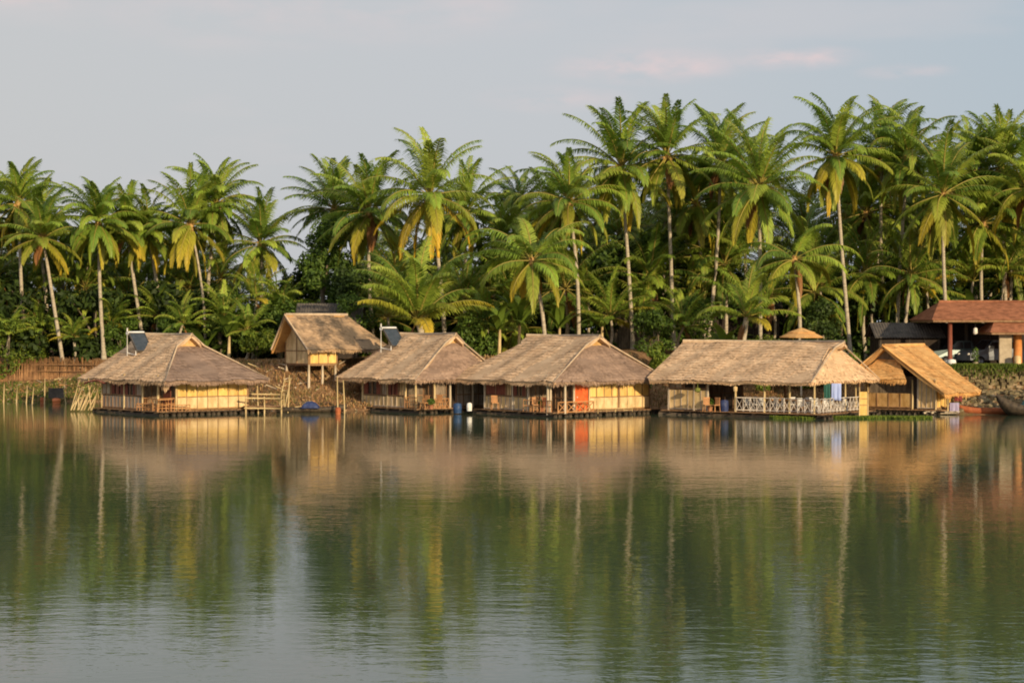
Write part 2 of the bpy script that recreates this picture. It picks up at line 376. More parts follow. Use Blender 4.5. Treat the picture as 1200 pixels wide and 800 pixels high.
def palm(cx, cy, bx, D, L, label=None, n=40, lo=-58, hi=86, yellow=.12, droop=1.0, dead=1, seed=None, nuts=1, group=None,
         K=58, cat='palm tree', r=.15, name='coconut_palm', tone=1.0):
    seed = seed if seed is not None else int(abs(cx * 7 + cy * 3))
    g = random.Random(seed)
    base = Vector((px(bx, D), D, ground_z(px(bx, D), D) - .15)); top = at(cx, cy, D) + Vector((0, g.uniform(-.6, .6), 0))
    e = empty(name, base, 0, label, cat, group)
    if cx < 345: L *= .88
    rel = top - base
    pts = []; rs = []; n_s = 14; bow = Vector((g.uniform(-.3, .3), g.uniform(-.4, .4), 0))
    for i in range(n_s + 1):
        t = i / n_s
        hx = t ** 1.25 if abs(rel.x) > 1 else t
        pts.append(Vector((rel.x * hx, rel.y * hx, rel.z * t)) + bow * math.sin(math.pi * t))
        rs.append(r * (1.6 - .9 * min(1, t * 6)) if t < .12 else r * (1.06 - .32 * t) * (1 + .05 * (i % 2)))
    b = MB(); b.tube(pts, rs, 8, smooth=True)
    b.build('trunk', M['trunk'], e)
    if n >= 36: n = int(n * g.uniform(.82, 1.15))
    V, Q, T, Cc = crown_arrays(seed, n, L, lo, hi, yellow, K, droop, min(dead, 2), tone=tone)
    cr = np_mesh('crown', V, Q, T, Cc, M['leaf'], e); cr.location = rel
    if nuts:
        b = MB(); b.ball((rel.x, rel.y, rel.z - .05), .26, 1.5, 9, 6)
        for k in range(9):
            a = g.uniform(0, 6.28); b.ball((rel.x + .33 * math.cos(a), rel.y + .33 * math.sin(a), rel.z - .15 - g.uniform(0, .45)), .13, 1.15, 7, 5)
        for k in range(7):
            a = k * .9; b.tube([(rel.x, rel.y, rel.z - .2), (rel.x + .3 * math.cos(a), rel.y + .3 * math.sin(a), rel.z + .25)], [.09, .03], 5)
        b.build('coconut_cluster', M['husk'], e)
    return e

PALMS = [
 # cx, cy, bx, D, L, label, kwargs
 (52, 279, 75, 150, 4.9, 'foremost palm at the far left with a leaning pale trunk and drooping yellow-tipped lower fronds', dict(yellow=.26, lo=-62)),
 (20, 238, 29, 153, 5.0, 'tall palm nearest the left picture edge, straight pale trunk left of the leaning one', dict(yellow=.12)),
 (42, 262, 56, 157, 4.8, 'thin dim trunked palm standing between the two bright trunks at far left', dict(yellow=.05)),
 (-8, 255, 2, 156, 5.0, 'palm half cut off by the left picture edge', dict(yellow=.2)),
 (117, 262, 122, 151, 5.0, 'upright palm with stiff raised fronds and straight trunk just left of the first raft roof', dict(yellow=.08, hi=88)),
 (102, 305, 96, 156, 4.2, 'shorter palm with browned crown base behind the upright one at left', dict(yellow=.2, dead=3)),
 (147, 268, 170, 152, 4.8, 'palm whose lean trunk meets the first roof beside the white water tank', dict(yellow=.16)),
 (174, 274, 194, 153, 4.8, 'palm with brown hanging dead fronds above its short slanting trunk', dict(yellow=.18, dead=4)),
 (222, 264, 240, 151, 5.0, 'palm with orange-brown frond bases and long thin leaning trunk above the first roof ridge', dict(yellow=.25, lo=-70, dead=4, r=.11)),
 (254, 240, 241, 154, 5.0, 'tallest palm of the left grove, crown standing above all its neighbours', dict(yellow=.08)),
 (305, 286, 300, 152, 5.2, 'wide palm at the right end of the left grove beside the gap of sky', dict(yellow=.12)),
 (210, 300, 215, 160, 4.4, None, {}), (75, 300, 78, 162, 4.4, None, {}), (135, 300, 140, 163, 4.4, None, {}),
 (392, 246, 396, 156, 4.6, 'small crowned palm rising behind the leafy tree right of the sky gap', dict(yellow=.06)),
 (433, 250, 440, 149, 5.0, 'palm with one long yellow-brown dead frond hanging left, beside the tallest middle palm', dict(yellow=.15, dead=3)),
 (504, 230, 522, 144, 5.9, 'tall middle palm with a skirt of bright yellow drooping fronds', dict(yellow=.46, lo=-66, n=40, dead=0)),
 (546, 250, 554, 152, 4.9, 'palm tucked just right of the yellow skirted one', dict(yellow=.1)),
 (490, 376, 490, 139, 6.2, 'young trunkless palm behind the second roof with arching fronds and a few yellow leaves', dict(yellow=.3, lo=12, hi=84, n=24, nuts=0, r=.3, dead=1, droop=.9)),
 (624, 306, 640, 139, 5.4, 'low palm with wide drooping fronds like an open umbrella behind the third roof', dict(yellow=.12, lo=-30, hi=60, n=28, droop=1.35)),
 (667, 237, 678, 144, 5.0, 'palm with yellow-brown lower fronds and straight pale trunk right of the umbrella-like one', dict(yellow=.3, lo=-68, dead=3)),
 (588, 284, 592, 152, 4.8, 'mid-green palm filling the space right of the yellow skirted palm', dict(yellow=.05)),
 (606, 252, 610, 160, 4.4, None, {}), (640, 262, 644, 158, 4.6, None, {}),
 (728, 196, 742, 147, 5.3, 'left one of the two tall twin palms above the gap between third and fourth roofs', dict(yellow=.16, lo=-60)),
 (781, 184, 790, 148, 5.0, 'right one of the two tall twin palms, upright top and long drooping left fronds', dict(yellow=.16, lo=-62, dead=1)),
 (845, 192, 829, 150, 5.0, 'palm with a narrow brush of upright fronds left of the glossy drooping one', dict(yellow=.1, hi=89)),
 (816, 240, 826, 152, 4.8, 'shorter palm with orange dead frond below the narrow brush topped one', dict(yellow=.2, dead=3)),
 (889, 220, 891, 142, 5.4, 'sunlit palm with thick arching fronds over the middle of the long restaurant roof', dict(yellow=.18, lo=-55)),
 (932, 304, 936, 138, 4.6, 'short palm with bent straggly fronds above the small thatched parasol', dict(yellow=.25, n=17, lo=-35, hi=50, droop=1.3)),
 (980, 183, 997, 145, 5.4, 'tallest palm of the right grove with open starry crown and orange dead frond', dict(yellow=.28, lo=-58, dead=2)),
 (1033, 176, 1040, 153, 4.8, 'palm with fanned top just right of the tallest one of the right grove', dict(yellow=.08)),
 (1063, 186, 1050, 149, 5.0, 'palm on the bright vertical trunk between the fresh thatch hut and the starry palm', dict(yellow=.14)),
 (1106, 228, 1113, 144, 5.7, 'broad round crowned palm above the left corner of the red tiled roof', dict(yellow=.16, lo=-64, n=40)),
 (1143, 204, 1146, 153, 5.0, 'palm peeping out right behind the broad round crowned one', dict(yellow=.08)),
 (1174, 196, 1180, 151, 5.0, 'palm with two spread V-shaped top fronds near the right edge', dict(yellow=.08)),
 (1204, 222, 1206, 148, 5.0, 'palm cut off by the right picture edge', dict(yellow=.2)),
 (875, 372, 866, 137, 4.6, 'young trunkless palm right behind the left end of the long restaurant roof', dict(yellow=.25, lo=5, hi=80, n=16, nuts=0, r=.25, dead=1, droop=1.0)),
 (1150, 262, 1155, 150, 4.8, None, {}), (1015, 250, 1010, 155, 4.8, None, {}),
]
for (cx, cy, bx, D, L, lab, kw) in PALMS:
    if lab: palm(cx, cy, bx, D, L, lab, **kw)
    else: palm(cx, cy, bx, D, L, 'palm half hidden in the dense grove behind the nearer palms', group='palms in the dense back rows', yellow=.1)
gy = random.Random(77)
for (cx, cy, D, L) in [(12, 392, 150, 2.6), (50, 388, 153, 2.8), (88, 396, 151, 2.4), (130, 380, 153, 3.0), (185, 372, 152, 3.0), (215, 380, 149, 2.8), (262, 372, 149, 3.4),
                       (300, 352, 150, 3.8), (290, 388, 147, 2.6), (330, 362, 151, 3.4), (455, 372, 146, 3.2), (545, 352, 147, 4.0), (570, 380, 144, 3.0), (598, 345, 150, 4.0),
                       (715, 372, 146, 3.4), (690, 350, 152, 3.8), (755, 360, 150, 3.8), (800, 384, 144, 3.0), (825, 345, 152, 4.0), (850, 310, 153, 4.2), (905, 350, 151, 3.6),
                       (960, 340, 152, 3.8), (1020, 350, 152, 3.6), (1085, 340, 150, 3.6), (1140, 330, 151, 3.8), (1180, 320, 150, 3.8)]:
    palm(cx, cy, cx + gy.uniform(-4, 4), D, L * 1.1, 'young low palm among the trunks under the taller palms', group='young palms under the grove', n=18, K=34, lo=-5, hi=84,
         nuts=0, yellow=gy.choice([0, .1, .3]), dead=gy.choice([0, 1]), r=.12, name='young_palm', seed=int(cx * 3 + cy))
# back rows
gb = random.Random(5)
SKY = [(-60, 235), (0, 235), (60, 262), (130, 262), (200, 258), (250, 262), (310, 300), (345, 330), (380, 285), (430, 262), (500, 235), (560, 240),
       (600, 235), (660, 225), (720, 195), (800, 180), (850, 195), (940, 215), (1000, 180), (1060, 180), (1110, 195), (1170, 195), (1260, 200)]
def skyline(x):
    return interp(x, SKY) + 26 + 30 * math.exp(-((x - 585) / 38) ** 2) + 14 * math.exp(-((x - 915) / 25) ** 2)
x = -50
while x < 1270:
    for row, (D, dy) in enumerate(((158, 42), (164, 22), (170, 62), (150, 95))):
        if row == 3 and (gb.random() < .35 or x < 340): continue
        xx = x + gb.uniform(-14, 14) + row * 9
        palm(xx, skyline(xx) + dy + gb.uniform(-8, 26), xx + gb.uniform(-8, 8), D + gb.uniform(-3, 3), gb.uniform(4.4, 5.4),
             'palm half hidden in the dense grove behind the nearer palms', n=26, K=36, yellow=gb.choice([0, .05, .15]), nuts=0,
             group='palms in the dense back rows', seed=int(xx * 11 + row * 997) % 9973, tone=.85)
    x += 52

# ------------------------------------------------------------------ broadleaf trees, shrubs, banana plants
def leaves(seed, clumps, n, size, greens, flat=.5):
    g = np.random.default_rng(seed); V = []; Cc = []
    w = np.array([c[3] * c[4] * c[5] for c in clumps]) ** .75; w = w / w.sum()
    for (cx, cy, cz, rx, ry, rz), ww in zip(clumps, w):
        k = max(10, int(n * ww)); d = g.normal(size=(k, 3)); d /= np.linalg.norm(d, axis=1, keepdims=True)
        rad = g.uniform(.45, 1.08, (k, 1)) ** .6
        P = d * rad * np.array([rx, ry, rz]) + np.array([cx, cy, cz])
        nrm = d + g.normal(0, .7, (k, 3)) + np.array([0, 0, flat]); nrm /= np.linalg.norm(nrm, axis=1, keepdims=True)
        a = np.cross(nrm, g.normal(size=(k, 3))); a /= np.linalg.norm(a, axis=1, keepdims=True); b = np.cross(nrm, a)
        s = size * g.uniform(.6, 1.4, (k, 1))
        V.append(np.stack([P - a * s, P - b * s * .45, P + a * s, P + b * s * .45], 1).reshape(-1, 3))
        c = greens[g.integers(0, len(greens), k)] * g.uniform(.7, 1.3, (k, 1)) * g.uniform(.8, 1.2)
        Cc.append(np.repeat(c, 4, 0))
    V = np.vstack(V); Q = np.arange(len(V)).reshape(-1, 4)
    return V, Q, np.zeros((0, 3), int), np.vstack(Cc)
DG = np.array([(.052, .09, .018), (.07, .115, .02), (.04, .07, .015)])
MG = np.array([(.085, .15, .02), (.115, .18, .024), (.06, .11, .018)])
BG_ = np.array([(.13, .19, .02), (.17, .21, .025), (.09, .14, .02)])
def tree(x, D, h, wid, label, greens=DG, n=2600, size=.22, name='broadleaf_tree', cat='tree', group=None, seed=None, trunk_r=.16, low=.15, shape=1.0):
    seed = seed if seed is not None else abs(int(x * 13 + D)); g = random.Random(seed)
    X = px(x, D); z0 = ground_z(X, D) - .1; e = empty(name, (X, D, z0), 0, label, cat, group)
    cl = []
    for k in range(11):
        t = g.uniform(low, .92); ww = wid * (1 - abs(t - .5) * .9 * shape)
        a = g.uniform(0, 6.28); rr = ww * g.uniform(.25, .75); s = wid * g.uniform(.28, .5)
        cl.append((rr * math.cos(a), rr * math.sin(a), h * t, s, s, s * .8))
    V, Q, T, Cc = leaves(seed, cl, n, size, greens)
    np_mesh('crown', V, Q, T, Cc, M['broad'], e)
    b = MB(); b.tube([(0, 0, 0), (.1, 0, h * .35), (-.1, .1, h * .8)], [trunk_r * 1.3, trunk_r, trunk_r * .3], 7)
    for c in cl[:6]: b.tube([(0, 0, h * .3), (c[0] * .5, c[1] * .5, (h * .3 + c[2]) * .55), (c[0], c[1], c[2])], [trunk_r * .6, trunk_r * .4, .03], 5)
    b.build('trunk', M['bark'], e); return e
x = -60
while x < 1280:      # undergrowth trees behind the palms, deep shade put into their dark leaf greens
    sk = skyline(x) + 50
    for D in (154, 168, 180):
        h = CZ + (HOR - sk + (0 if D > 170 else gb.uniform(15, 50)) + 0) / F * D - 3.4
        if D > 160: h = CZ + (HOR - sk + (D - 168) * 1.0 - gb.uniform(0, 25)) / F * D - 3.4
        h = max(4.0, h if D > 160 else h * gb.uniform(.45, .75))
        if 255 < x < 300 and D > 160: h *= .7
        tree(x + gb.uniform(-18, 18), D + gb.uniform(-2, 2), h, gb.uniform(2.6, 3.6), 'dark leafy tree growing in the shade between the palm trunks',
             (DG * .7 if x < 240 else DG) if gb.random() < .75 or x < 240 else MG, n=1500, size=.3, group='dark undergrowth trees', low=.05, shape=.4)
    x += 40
tree(378, 150, 10.8, 3.1, 'bushy light green tree beside the gap of sky, above the stilt hut', MG, n=6500, size=.17, low=.3)
tree(352, 154, 8.4, 3.0, 'dark rounded tree just left of the bushy tree by the sky gap', DG, n=4500, size=.17)
tree(405, 148, 7.4, 2.4, 'dark green tree directly behind the grey tin roof', DG, n=3500, size=.17)
for (xx, D, h, w, lab, gr) in [
    (10, 149.5, 4.6, 1.9, 'yellow-green bush at the left picture edge behind the stick fence', BG_),
    (45, 152, 3.4, 1.6, 'low bright bush between the leftmost palm trunks', BG_),
    (140, 152, 3.0, 1.6, 'small bush left of the rooftop water heater', MG),
    (205, 150, 3.8, 2.0, 'olive bush peeping over the ridge of the first roof', MG),
    (258, 148, 3.4, 1.6, 'bright green bush right of the first roof peak', BG_),
    (300, 146, 2.6, 1.5, 'bright rounded bush beside the stilt hut', BG_),
    (278, 151, 5.4, 2.2, 'tall green bush standing between first roof and stilt hut', MG),
    (325, 149, 5.0, 2.2, 'green bush hugging the left side of the stilt hut', MG),
    (415, 144, 4.6, 2.0, 'bush behind the right side of the stilt hut roof', MG),
    (560, 143, 4.6, 2.2, 'dense bush behind the valley between second and third roofs', MG),
    (770, 142, 3.6, 1.9, 'bush filling the gap between third and fourth roofs', MG),
    (820, 145, 5.2, 2.2, 'leafy bush behind the left end of the long roof', MG),
    (960, 146, 4.4, 2.0, 'dark bush behind the right end of the long roof', DG),
    (915, 139, 2.2, 2.4, 'sunlit green hedge seen through the open restaurant', BG_),
    (965, 137, 2.4, 2.0, 'bright green bush seen through the right bay of the restaurant', BG_),
    (750, 133, 2.2, 1.3, 'round weedy bush right behind the eave of the third roof', MG),
    (765, 137, 2.6, 1.3, 'small weedy bush between the third and fourth rafts', BG_)]:
    tree(xx, D, h, w, lab, gr, n=2600, size=.13, name='bush', cat='bush', trunk_r=.05, low=.1, shape=.5)
for (xx, D, h, w, lab) in [(905, 134.6, 2.0, 1.5, 'leafy green shrub seen between restaurant posts near the dark doorway'),
    (935, 135, 2.1, 1.6, 'leafy green shrub seen through the middle bay of the restaurant'),
    (962, 134.6, 2.3, 1.5, 'lush green shrub behind the right restaurant bay, left of the hanging cloths'),
    (990, 134.4, 2.2, 1.4, 'green shrub behind the light blue hanging cloth')]:
    tree(xx, D, h, w, lab, BG_ * 1.4, n=2600, size=.12, name='bush', cat='bush', trunk_r=.05, low=.1, shape=.2)
def banana(x, D, h, label, n=9, seed=1):
    g = random.Random(abs(seed + int(x))); X = px(x, D); z0 = ground_z(X, D) - .1
    e = empty('banana_plant', (X, D, z0), 0, label, 'banana plant'); b = MB()
    b.tube([(0, 0, 0), (.05, 0, h * .45)], [.14, .09], 7); b.build('stem', M['bamboo'], e)
    b = MB()
    for k in range(n):
        a = k * 2.4 + g.uniform(-.3, .3); el = g.uniform(.5, 1.35); L = h * g.uniform(.55, .75); w = .32 * g.uniform(.8, 1.2)
        p = Vector((0, 0, h * .42)); pts = []
        for j in range(9):
            t = j / 8; ee = el - 1.5 * t ** 1.6
            pts.append(p.copy()); p = p + Vector((math.cos(ee) * math.cos(a), math.cos(ee) * math.sin(a), math.sin(ee))) * (L / 8)
        sdv = Vector((-math.sin(a), math.cos(a), 0)); vs = []; fs = []
        for j, q in enumerate(pts):
            ww = w * math.sin(math.pi * min(1, .08 + j / 8.4)) ** .6
            vs += [q - sdv * ww + Vector((0, 0, -.12 * ww)), q, q + sdv * ww + Vector((0, 0, -.12 * ww))]
        for j in range(8):
            fs += [(j * 3, j * 3 + 1, j * 3 + 4, j * 3 + 3), (j * 3 + 1, j * 3 + 2, j * 3 + 5, j * 3 + 4)]
        b.add(vs, fs, tint=tuple(np.array((.13, .20, .025)) * g.uniform(.7, 1.3)), smooth=True)
    b.build('leaves', M['leaf'], e)
for i, (x, D, h, lab) in enumerate([(238, 147, 5.2, 'banana plant just right of the first roof peak'),
      (268, 146, 4.2, 'banana plant with broad leaves leaning toward the stilt hut'),
      (330, 150, 6.0, 'tall banana plant rising over the left eave of the stilt hut'),
      (585, 141, 4.6, 'banana plant behind the left end of the third roof'),
      (608, 142, 5.2, 'bright banana plant under the umbrella-like palm'),
      (655, 143, 4.4, 'banana plant between the umbrella-like palm and the straight pale trunk'),
      (850, 139, 4.4, 'banana plant with pale arched leaves left of the parasol'),
      (1140, 146, 6.4, 'banana plant standing up behind the red tiled roof'),
      (705, 145, 4.5, 'banana plant behind the third roof peak')]):
    banana(x, D, h, lab, seed=i)

# ------------------------------------------------------------------ thatch
def thatch_plane(b, P0, ux, up, H, Wd, ys, ye, K=16, step=.15, jit=.075, lift=.05, fringe=.26, hang=Vector((0, 0, -1)), thick=.16, tone=(.86, 1.1)):
    """sloping plane of overlapping straw tufts. P0 eave origin, ux unit along eave, up unit up the slope, H slope length;
    ys(t)/ye(t) give where the plane starts and ends along ux at height t"""
    n = ux.cross(up).normalized()
    if n.z < 0: n = -n
    ph1, ph2 = random.uniform(0, 6), random.uniform(0, 6)
    def pt(t, s, l=0):
        w_ = .035 * math.sin(s * 1.3 + ph1) + .025 * math.sin(s * 3.1 + t * 5 + ph2) - .05 * math.sin(math.pi * t)
        return P0 + ux * s + up * (H * t) + n * (l + w_)
    # solid body under the straw
    K2 = 12; vs = []; fs = []
    for j in range(K2 + 1):
        t = j / K2
        for l in (-thick, -.01): vs += [pt(t, ys(t), l), pt(t, ye(t), l)]
    for j in range(K2):
        a = j * 4; c = a + 4
        fs += [(a, a + 1, c + 1, c), (a + 2, c + 2, c + 3, a + 3), (a, c, c + 2, a + 2), (a + 1, a + 3, c + 3, c + 1)]
    fs += [(0, 2, 3, 1), (K2 * 4, K2 * 4 + 1, K2 * 4 + 3, K2 * 4 + 2)]
    b.add(vs, fs, tint=(.8, .8, .8))
    for j in range(K):
        t0, t1 = j / K, min(1, (j + 1.25) / K)
        a0, a1 = ys(t0), ye(t0); c0, c1 = ys(t1), ye(t1)
        m = max(2, int((a1 - a0) / step)); rowt = random.uniform(.95, 1.05)
        for i in range(m):
            f0, f1 = i / m - .15 / m, (i + 1) / m + .15 / m
            dj = random.uniform(-jit, jit); l0 = lift * random.uniform(.5, 1.3)
            tt = random.uniform(*tone) * rowt
            if random.random() < .04: tt *= .75
            q0 = t0 + dj / H
            b.add([pt(q0 + random.uniform(-.2, .2) * jit / H, lerp(a0, a1, f0), l0), pt(q0 + random.uniform(-.2, .2) * jit / H, lerp(a0, a1, f1), l0),
                   pt(t1, lerp(c0, c1, f1), .01), pt(t1, lerp(c0, c1, f0), .01)], [(0, 1, 2, 3)], tint=(tt, tt * .985, tt * .96))
    # hanging fringe of loose straw along the eave
    if fringe:
        a0, a1 = ys(0), ye(0); m = int((a1 - a0) / .055)
        for k in range(3):
            for i in range(m):
                s = lerp(a0, a1, (i + random.random()) / m); L = fringe * random.uniform(.35, 1.0) * (1 + .35 * math.sin(s * 2.1 + k))
                w = random.uniform(.025, .055); d = (hang * 1.0 - up * .7 + ux * random.uniform(-.2, .2)).normalized()
                p = pt(.012, s, -.03 - .04 * k); tt = random.uniform(.8, 1.3)
                b.add([p - ux * w, p + ux * w, p + ux * w * .3 + d * L, p - ux * w * .3 + d * L], [(0, 1, 2, 3)], tint=(tt * 1.05, tt, tt * .9))

def gablet_roof(parent, x0, x1, y0, y1, ze, zr, gi0, gi1, g0, g1, m_left, m_hip, m_right=None, K=17, ov=.4, gable=None, xm=None, fringe=.26, name='roof', caps=True):
    """thatched roof, ridge along local Y; hips at both ends with small open gablets"""
    xm = (x0 + x1) / 2 if xm is None else xm; hl = xm - x0; hr = x1 - xm; rise = zr - ze
    b = MB()
    def edge(gi, g):
        tg = max(.02, 1 - g / rise)
        return (lambda t: gi * (t / tg) if t < tg else gi - ov * min(1, (t - tg) / .03)), tg
    e0, tg0 = edge(gi0, g0); e1, tg1 = edge(gi1, g1); Ly = y1 - y0
    b.mat(m_left)
    up = Vector((hl, 0, rise)).normalized(); H = math.hypot(hl, rise)
    thatch_plane(b, Vector((x0, y0, ze)), Vector((0, 1, 0)), up, H, Ly, e0, lambda t: Ly - e1(t), K, fringe=fringe)
    b.mat(m_right or m_left)
    up = Vector((-hr, 0, rise)).normalized(); H = math.hypot(hr, rise)
    thatch_plane(b, Vector((x1, y0, ze)), Vector((0, 1, 0)), up, H, Ly, e0, lambda t: Ly - e1(t), K, fringe=fringe)
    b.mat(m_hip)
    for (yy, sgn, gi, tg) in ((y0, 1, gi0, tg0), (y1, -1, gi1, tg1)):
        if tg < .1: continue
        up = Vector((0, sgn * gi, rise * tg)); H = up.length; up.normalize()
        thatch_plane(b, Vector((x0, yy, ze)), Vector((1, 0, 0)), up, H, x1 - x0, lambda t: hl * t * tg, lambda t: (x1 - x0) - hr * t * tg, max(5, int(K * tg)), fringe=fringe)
    rf = b.build(name, None, parent)
    if caps:
        b = MB()
        b.tube([(xm, y0 + gi0 - ov, zr + .03), (xm, (y0 + y1) / 2, zr + .0), (xm, y1 - gi1 + ov, zr + .04)], .11, 6)
        for s in (-1, 1):
            hh = hl if s < 0 else hr
            b.tube([(xm, y0 + gi0 - ov, zr + .02), (xm + s * hh * (1 - tg0), y0 + gi0 - ov * .6, ze + rise * tg0 + .04)], .07, 5)
            if tg0 > .1: b.tube([(xm + s * hh * (1 - tg0), y0 + gi0 - ov * .6, ze + rise * tg0 + .04), (xm + s * hh, y0 + .02, ze + .05)], [.06, .035], 5)
        b.build('ridge_cap', M['ridge'], rf)
    b = MB()
    for (yy, sgn, gi, tg) in ((y0, 1, gi0, tg0), (y1, -1, gi1, tg1)):
        zb = ze + rise * tg - .1; y = yy + sgn * (gi + .06)
        b.add([(xm - hl * (1 - tg) * .96, y, zb), (xm + hr * (1 - tg) * .96, y, zb), (xm, y, zr - .12),
               (xm - hl * (1 - tg) * .96, y + sgn * .05, zb), (xm + hr * (1 - tg) * .96, y + sgn * .05, zb), (xm, y + sgn * .05, zr - .12)],
              [(0, 1, 2), (3, 5, 4), (0, 2, 5, 3), (1, 4, 5, 2), (0, 3, 4, 1)])
    b.build('gable_panel', gable or M['mat_org'], rf)
    return rf

# ------------------------------------------------------------------ wall pieces (all in a building's local frame)
def seg(b, p, q, z0, z1, th=.05, off=0):
    """upright slab from p to q (2-D points)"""
    p = Vector((p[0], p[1], 0)); q = Vector((q[0], q[1], 0)); d = (q - p); L = d.length; d.normalize(); n = Vector((d.y, -d.x, 0))
    mt = Matrix(((d.x, n.x, 0, p.x), (d.y, n.y, 0, p.y), (0, 0, 1, 0), (0, 0, 0, 1)))
    b.box(0, L, -th / 2 + off, th / 2 + off, z0, z1, mt); return b
def wall(parent, p, q, z0, z1, m, rail=None, batten=.55, name='wall', mb=None, zpanel=None):
    b = MB(); b.mat(m)
    P = Vector((p[0], p[1])); Q = Vector((q[0], q[1])); L = (Q - P).length; d = (Q - P) / L; n = max(1, round(L / batten))
    for i in range(n):
        zc = [z0] + sorted(z for z in (rail or []) if z0 < z < z1) + [z1]
        for za, zb in zip(zc, zc[1:]):
            t = random.uniform(.82, 1.1) * (.94 if random.random() < .2 else 1); b.tint = (t, t * random.uniform(.95, 1.0), t * random.uniform(.86, 1.0))
            seg(b, P + d * (L * i / n + .001), P + d * (L * (i + 1) / n - .001), za + .001, zb - .001, .05 + random.uniform(-.008, .008))
    b.tint = (1, 1, 1); b.mat(mb or M['wood'])
    for i in range(n + 1):
        c = P + d * (L * i / n); w = .028 if 0 < i < n else .05
        c = P + d * min(max(L * i / n, w + .003), L - w - .003)
        seg(b, c - d * w, c + d * w, z0 - .004, z1 - .01, .11)
    for z in [z0 + .05] + (rail or []):
        seg(b, P + d * .008, Q - d * .008, z - .03, z + .03, .14)
    return b.build(name, None, parent)
def post(parent, x, y, z0, z1, r=.07, m=None, name='post'):
    b = MB(); b.tube([(x, y, z0), (x + .01, y, (z0 + z1) / 2), (x, y, z1)], [r * 1.05, r, r * .92], 8)
    return b.build(name, m or M['bamboo'], parent)
def railing(parent, p, q, z0, h, m, n=None, cross=False, name='railing', r=.03):
    b = MB(); P = Vector((p[0], p[1], 0)); Q = Vector((q[0], q[1], 0)); L = (Q - P).length; n = n or max(2, int(L / .3))
    for z in (z0 + h, z0 + h * .55 if not cross else z0 + .08): b.tube([P + Vector((0, 0, z)), Q + Vector((0, 0, z))], r, 6)
    for i in range(n + 1):
        c = P.lerp(Q, i / n); b.tube([c + Vector((0, 0, z0)), c + Vector((0, 0, z0 + h))], r * .85, 6)
        if cross and i < n:
            e = P.lerp(Q, (i + 1) / n); b.tube([c + Vector((0, 0, z0 + .08)), e + Vector((0, 0, z0 + h))], r * .7, 5)
            b.tube([c + Vector((0, .05, z0 + h)), e + Vector((0, .05, z0 + .08))], r * .7, 5)
    return b.build(name, m, parent)
def window(parent, p, q, z0, z1, m_in, curtains=2, cm=None):
    """dark opening with a frame, two mullions and cloth curtains"""
    P = Vector((p[0], p[1])); Q = Vector((q[0], q[1])); L = (Q - P).length; d = (Q - P) / L
    b = MB(); b.mat(M['wood'])
    for z in (z0 + .03, z1 - .03): seg(b, P, Q, z - .03, z + .03, .10)
    for f in (0, .5, 1):
        c = P + d * (L * min(max(f, .05 / L), 1 - .05 / L)); seg(b, c - d * .03, c + d * .03, z0 + .062, z1 - .062, .098)
    w = b.build('window', None, parent)
    b = MB(); seg(b, P + d * .06, Q - d * .06, z0 + .07, z1 - .07, .01, .02); b.build('pane', m_in, w)
    if curtains:
        for k in range(curtains):
            b = MB(); f = k / max(1, curtains - 1); c0 = P + d * (.1 + f * (L - .2 - L * .22)); 
            for i in range(5):
                a = c0 + d * (L * .22) * i / 5; e = a + d * (L * .22) / 5; seg(b, a, e, z0 + .1, z1 - .1, .02, -.02 - .018 * (i % 2))
            b.build('curtain', cm or M['curtain'], w)
    return w
def raft(parent, x0, x1, y0, y1, zt=.28, name='deck', logs=True):
    b = MB(); n = int((x1 - x0) / .16)
    for i in range(n):
        a = lerp(x0, x1, i / n); b.box(a + .008, a + (x1 - x0) / n - .008, y0 + random.uniform(-.06, .06), y1 + random.uniform(-.06, .06), zt - .05, zt + random.uniform(-.004, .004))
    d = b.build(name, M['wood'], parent)
    if logs:
        b = MB()
        for k in range(int((x1 - x0) / .42)):
            x = x0 + .25 + k * .42; b.tube([(x, y0 - .12 + random.uniform(-.15, .15), .02), (x, y1 + random.uniform(0, .3), .02)], .17, 7)
        for k in range(int((y1 - y0) / 1.5) + 1):
            y = y0 + .12 + k * 1.5; b.tube([(x0 - .15, y, .18), (x1 + .15, y, .18)], .055, 6)
        b.build('float_logs', M['wood_dark'], parent)
    return d

def water_heater(loc, rz, label):
    e = empty('solar_water_heater', loc, rz, label, 'water heater'); sl = R(48)
    b = MB(); mt = Matrix.Rotation(sl, 4, 'X')
    b.box(-.55, .55, 0, 1.5, 0, .08, mt); b.build('collector_panel', M['panel'], e)
    b = MB()
    for (a0, a1, c0, c1) in ((-.6, .6, -.05, -.002), (-.6, .6, 1.502, 1.56), (-.6, -.552, 0, 1.5), (.552, .6, 0, 1.5)): b.box(a0, a1, c0, c1, -.01, .11, mt)
    b.build('panel_frame', M['tin'], e)
    b = MB()
    b.tube([(-.66, 1.12, 1.2), (.6, 1.12, 1.2)], .13, 12)
    b.build('tank', M['white'], e)
    b = MB()
    for x in (-.62, .58):
        b.tube([(x, 1.15, -.9), (x, 1.15, 1.1)], .025, 6); b.tube([(x, 0, -.25), (x, 1.15, -.1)], .03, 6); b.tube([(x, 0, -.25), (x, 0, .05)], .03, 6)
    b.tube([(-.62, 1.15, 1.1), (-.62, 1.15, 1.55)], .05, 7)
    b.build('stand', M['white'], e)

